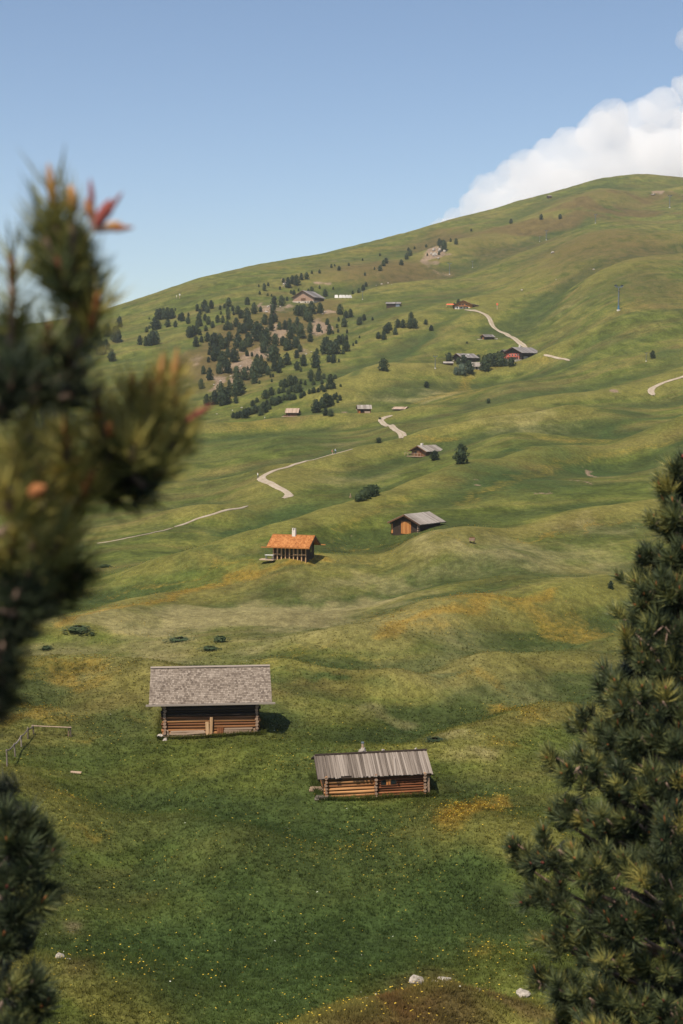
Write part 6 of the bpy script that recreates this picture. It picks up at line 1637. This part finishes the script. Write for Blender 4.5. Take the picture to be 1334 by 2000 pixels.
def flowers(name, mat, n, y0, y1, seed, dens, size, label):
    x, y, r = scatter(n, y0, y1, seed)
    mk = grid_masks(x, y)
    d = dens(x, y, mk)
    keep = r.uniform(0, 1, len(x)) < d
    x, y = x[keep], y[keep]
    x = x + r.normal(0, .25, len(x)); y = y + r.normal(0, .4, len(y))
    z = gz(x, y) + r.uniform(.10, .32, len(x))
    s = size * r.uniform(.6, 1.3, len(x)) * (0.6 + y / 160)
    a = r.uniform(0, 6.28, len(x)); ti = r.uniform(-.5, .5, (len(x), 2))
    P_ = []
    for j in range(5):
        q = a + j * 2 * math.pi / 5
        dx, dy = np.cos(q) * s, np.sin(q) * s
        P_.append(np.stack([x + dx, y + dy, z + dx * ti[:, 0] + dy * (ti[:, 1] - .45)], -1))
    V = np.stack(P_, 1).reshape(-1, 3)
    b0 = np.arange(len(x)) * 5
    F = np.concatenate([np.stack([b0, b0 + 1, b0 + 2], 1), np.stack([b0, b0 + 2, b0 + 3], 1), np.stack([b0, b0 + 3, b0 + 4], 1)])
    me = np_mesh(name, V, F, mat)
    return tag(mesh_obj(name, me), label, 'flowers', kind='stuff')
m_yellow = plain_mat('yellow_petals', (0.66, 0.44, 0.04), 0.7, 0.25, 0.8)
m_orange = plain_mat('orange_petals', (0.45, 0.17, 0.02), 0.7, 0.25, 0.8)
m_white_f = plain_mat('white_petals', (0.62, 0.62, 0.50), 0.7, 0.1, 0.8)
clump = lambda x, y, sc, sd: np.clip(fbm(x / sc, y / sc, 3, sd) * 1.6, 0, 1)
flowers('yellow_flowers', m_yellow, 120000, 38, 240, 71, lambda x, y, m: np.clip(.07 + .9 * np.clip(m['flower'], 0, 1) + .85 * clump(x, y, 6, 13) ** 1.5 * clump(x, y, 1.6, 19) - .3 * np.clip(m['pale'], 0, 1), 0, .8), .034, 'yellow meadow flowers in drifts')
flowers('buttercup_drift', m_yellow, 90000, 76, 112, 77, lambda x, y, m: np.clip(1.0 * np.clip(m['flower'] - .2, 0, 1) * (.25 + clump(x, y, 1.5, 39)), 0, .9), .033, 'dense buttercup drift right of the plank-roofed hut')
flowers('orange_flowers', m_orange, 40000, 80, 240, 73, lambda x, y, m: np.clip(.55 * np.clip(m['flower'] - .25, 0, 1), 0, .6), .038, 'orange meadow flowers along the rises')
flowers('white_flowers', m_white_f, 30000, 38, 200, 75, lambda x, y, m: np.clip(.5 * clump(x, y, 4, 91) ** 2 * clump(x, y, 1.2, 95), 0, .5), .036, 'white meadow flowers in small clusters')
# ------------------------------------------------------------------ cumulus behind the ridge
def cloud(name, blobs, Y, label, vox, dens, seed):
    import bmesh
    r = random.Random(seed)
    c0 = Vector(tuple(at(blobs[0][0], blobs[0][1], Y)))
    bm = bmesh.new()
    for px, py, rp, dy in blobs:
        p_ = Vector(tuple(at(px, py, Y + dy * Y / FPX))) - c0
        R = rp * Y / FPX
        bmesh.ops.create_icosphere(bm, subdivisions=3, radius=R, matrix=Matrix.Translation(p_) @ Matrix.Diagonal((1, 1, .95, 1)))
    me = bpy.data.meshes.new(name); bm.to_mesh(me); bm.free()
    o = tag(mesh_obj(name, me, m_cloud), label, 'cloud')
    o.location = c0
    def rem(v):
        md = o.modifiers.new('remesh', 'REMESH'); md.mode = 'VOXEL'; md.voxel_size = v; md.use_smooth_shade = True
    def bil(k, sc, st):
        tx = bpy.data.textures.new(name + '_billow%d' % k, 'CLOUDS'); tx.noise_scale = sc; tx.noise_depth = 2; tx.noise_basis = 'ORIGINAL_PERLIN'
        dm = o.modifiers.new('billow', 'DISPLACE'); dm.texture = tx; dm.strength = st; dm.mid_level = 0.5; dm.texture_coords = 'GLOBAL'
    rem(vox * 1.6); bil(0, 170, 95); rem(vox * 1.4); bil(1, 75, 60); rem(vox); bil(2, 34, 28); bil(3, 15, 9)
    return o
m_cloud = bpy.data.materials.new('cloud_vapour'); m_cloud.use_nodes = True
nt = m_cloud.node_tree; nt.nodes.clear()
out = nt.nodes.new('ShaderNodeOutputMaterial'); pv = nt.nodes.new('ShaderNodeVolumePrincipled')
pv.inputs['Color'].default_value = (0.945, 0.945, 0.95, 1); pv.inputs['Density'].default_value = 0.0065; pv.inputs['Anisotropy'].default_value = 0.0
nt.links.new(pv.outputs[0], out.inputs['Volume'])
rb = random.Random(8)
top = [(822,462),(836,450),(850,436),(880,408),(912,372),(945,338),(985,306),(1015,290),(1042,292),(1065,265),(1095,250),(1132,252),(1150,220),(1182,200),(1205,206),(1238,194),(1275,168),(1334,142),(1400,120),(1470,100)]
bl = []
for i, (px, py) in enumerate(top):
    R = 16 + 26 * min(1, i / 8) * rb.uniform(.7, 1.15)
    bl.append((px + R * .35, py + R * .92, R, rb.uniform(-60, 60)))
    y_ = py + R * 1.9; x_ = px + R * .8
    while y_ < 520:
        R2 = min(34 + (y_ - py) * .28, 85) * rb.uniform(.8, 1.1)
        bl.append((x_ + rb.uniform(-15, 15), y_ + R2 * .4, R2, rb.uniform(-60, 120)))
        y_ += R2 * .9; x_ += 10
cloud('cloud', bl, 7000.0, 'big white cumulus cloud rising behind the ridge', 9.0, .016, 1)
cloud('cloud', [(1342, 78, 22, 0), (1326, 80, 12, 10), (1362, 66, 26, 0), (1345, 92, 14, 0), (1390, 70, 34, 0)], 7000.0, 'small cloud puff at the upper right edge', 10.0, .016, 2)
scene.cycles.volume_bounces = 16
scene.cycles.max_bounces = 18

# ------------------------------------------------------------------ thin summer haze
lo, hi = float(GZ.min()) - 1.0, max(float(GZ.max()), 0.0) + 25.0
hx = float(np.abs(GX).max()) + 5
mb = MB(); mb.box((0, (rows[-1] + 5 - 15) / 2, (lo + hi) / 2), (2 * hx, rows[-1] + 5 + 15, hi - lo))
m_haze = bpy.data.materials.new('haze_air'); m_haze.use_nodes = True
nt = m_haze.node_tree; nt.nodes.clear()
out = nt.nodes.new('ShaderNodeOutputMaterial'); pv = nt.nodes.new('ShaderNodeVolumePrincipled')
pv.inputs['Color'].default_value = (0.90, 0.94, 1.0, 1); pv.inputs['Density'].default_value = 0.00008; pv.inputs['Anisotropy'].default_value = 0.2
nt.links.new(pv.outputs[0], out.inputs['Volume'])
tag(mb.build('haze', m_haze), 'thin summer haze filling the valley air', 'haze', kind='stuff')

# ------------------------------------------------------------------ look-alikes that stand apart are told by their order in the picture
ORD = 'first second third fourth fifth sixth seventh eighth ninth tenth eleventh twelfth thirteenth fourteenth fifteenth sixteenth seventeenth eighteenth nineteenth twentieth'.split()
by = {}
for o in list(COL.objects):
    if o.parent is None and 'group' in o.keys() and 'label' in o.keys():
        by.setdefault(o['label'], []).append(o)
for lab, os_ in by.items():
    if 1 < len(os_) <= 20:
        os_.sort(key=lambda o: o.location.x / max(o.location.y, 1))
        for i, o in enumerate(os_):
            new = '%s, %s from left' % (lab.replace(',', ''), ORD[i])
            if len(new.split()) <= 16: o['label'] = new
for o in COL.objects:
    if '_p' in o.keys(): del o['_p']
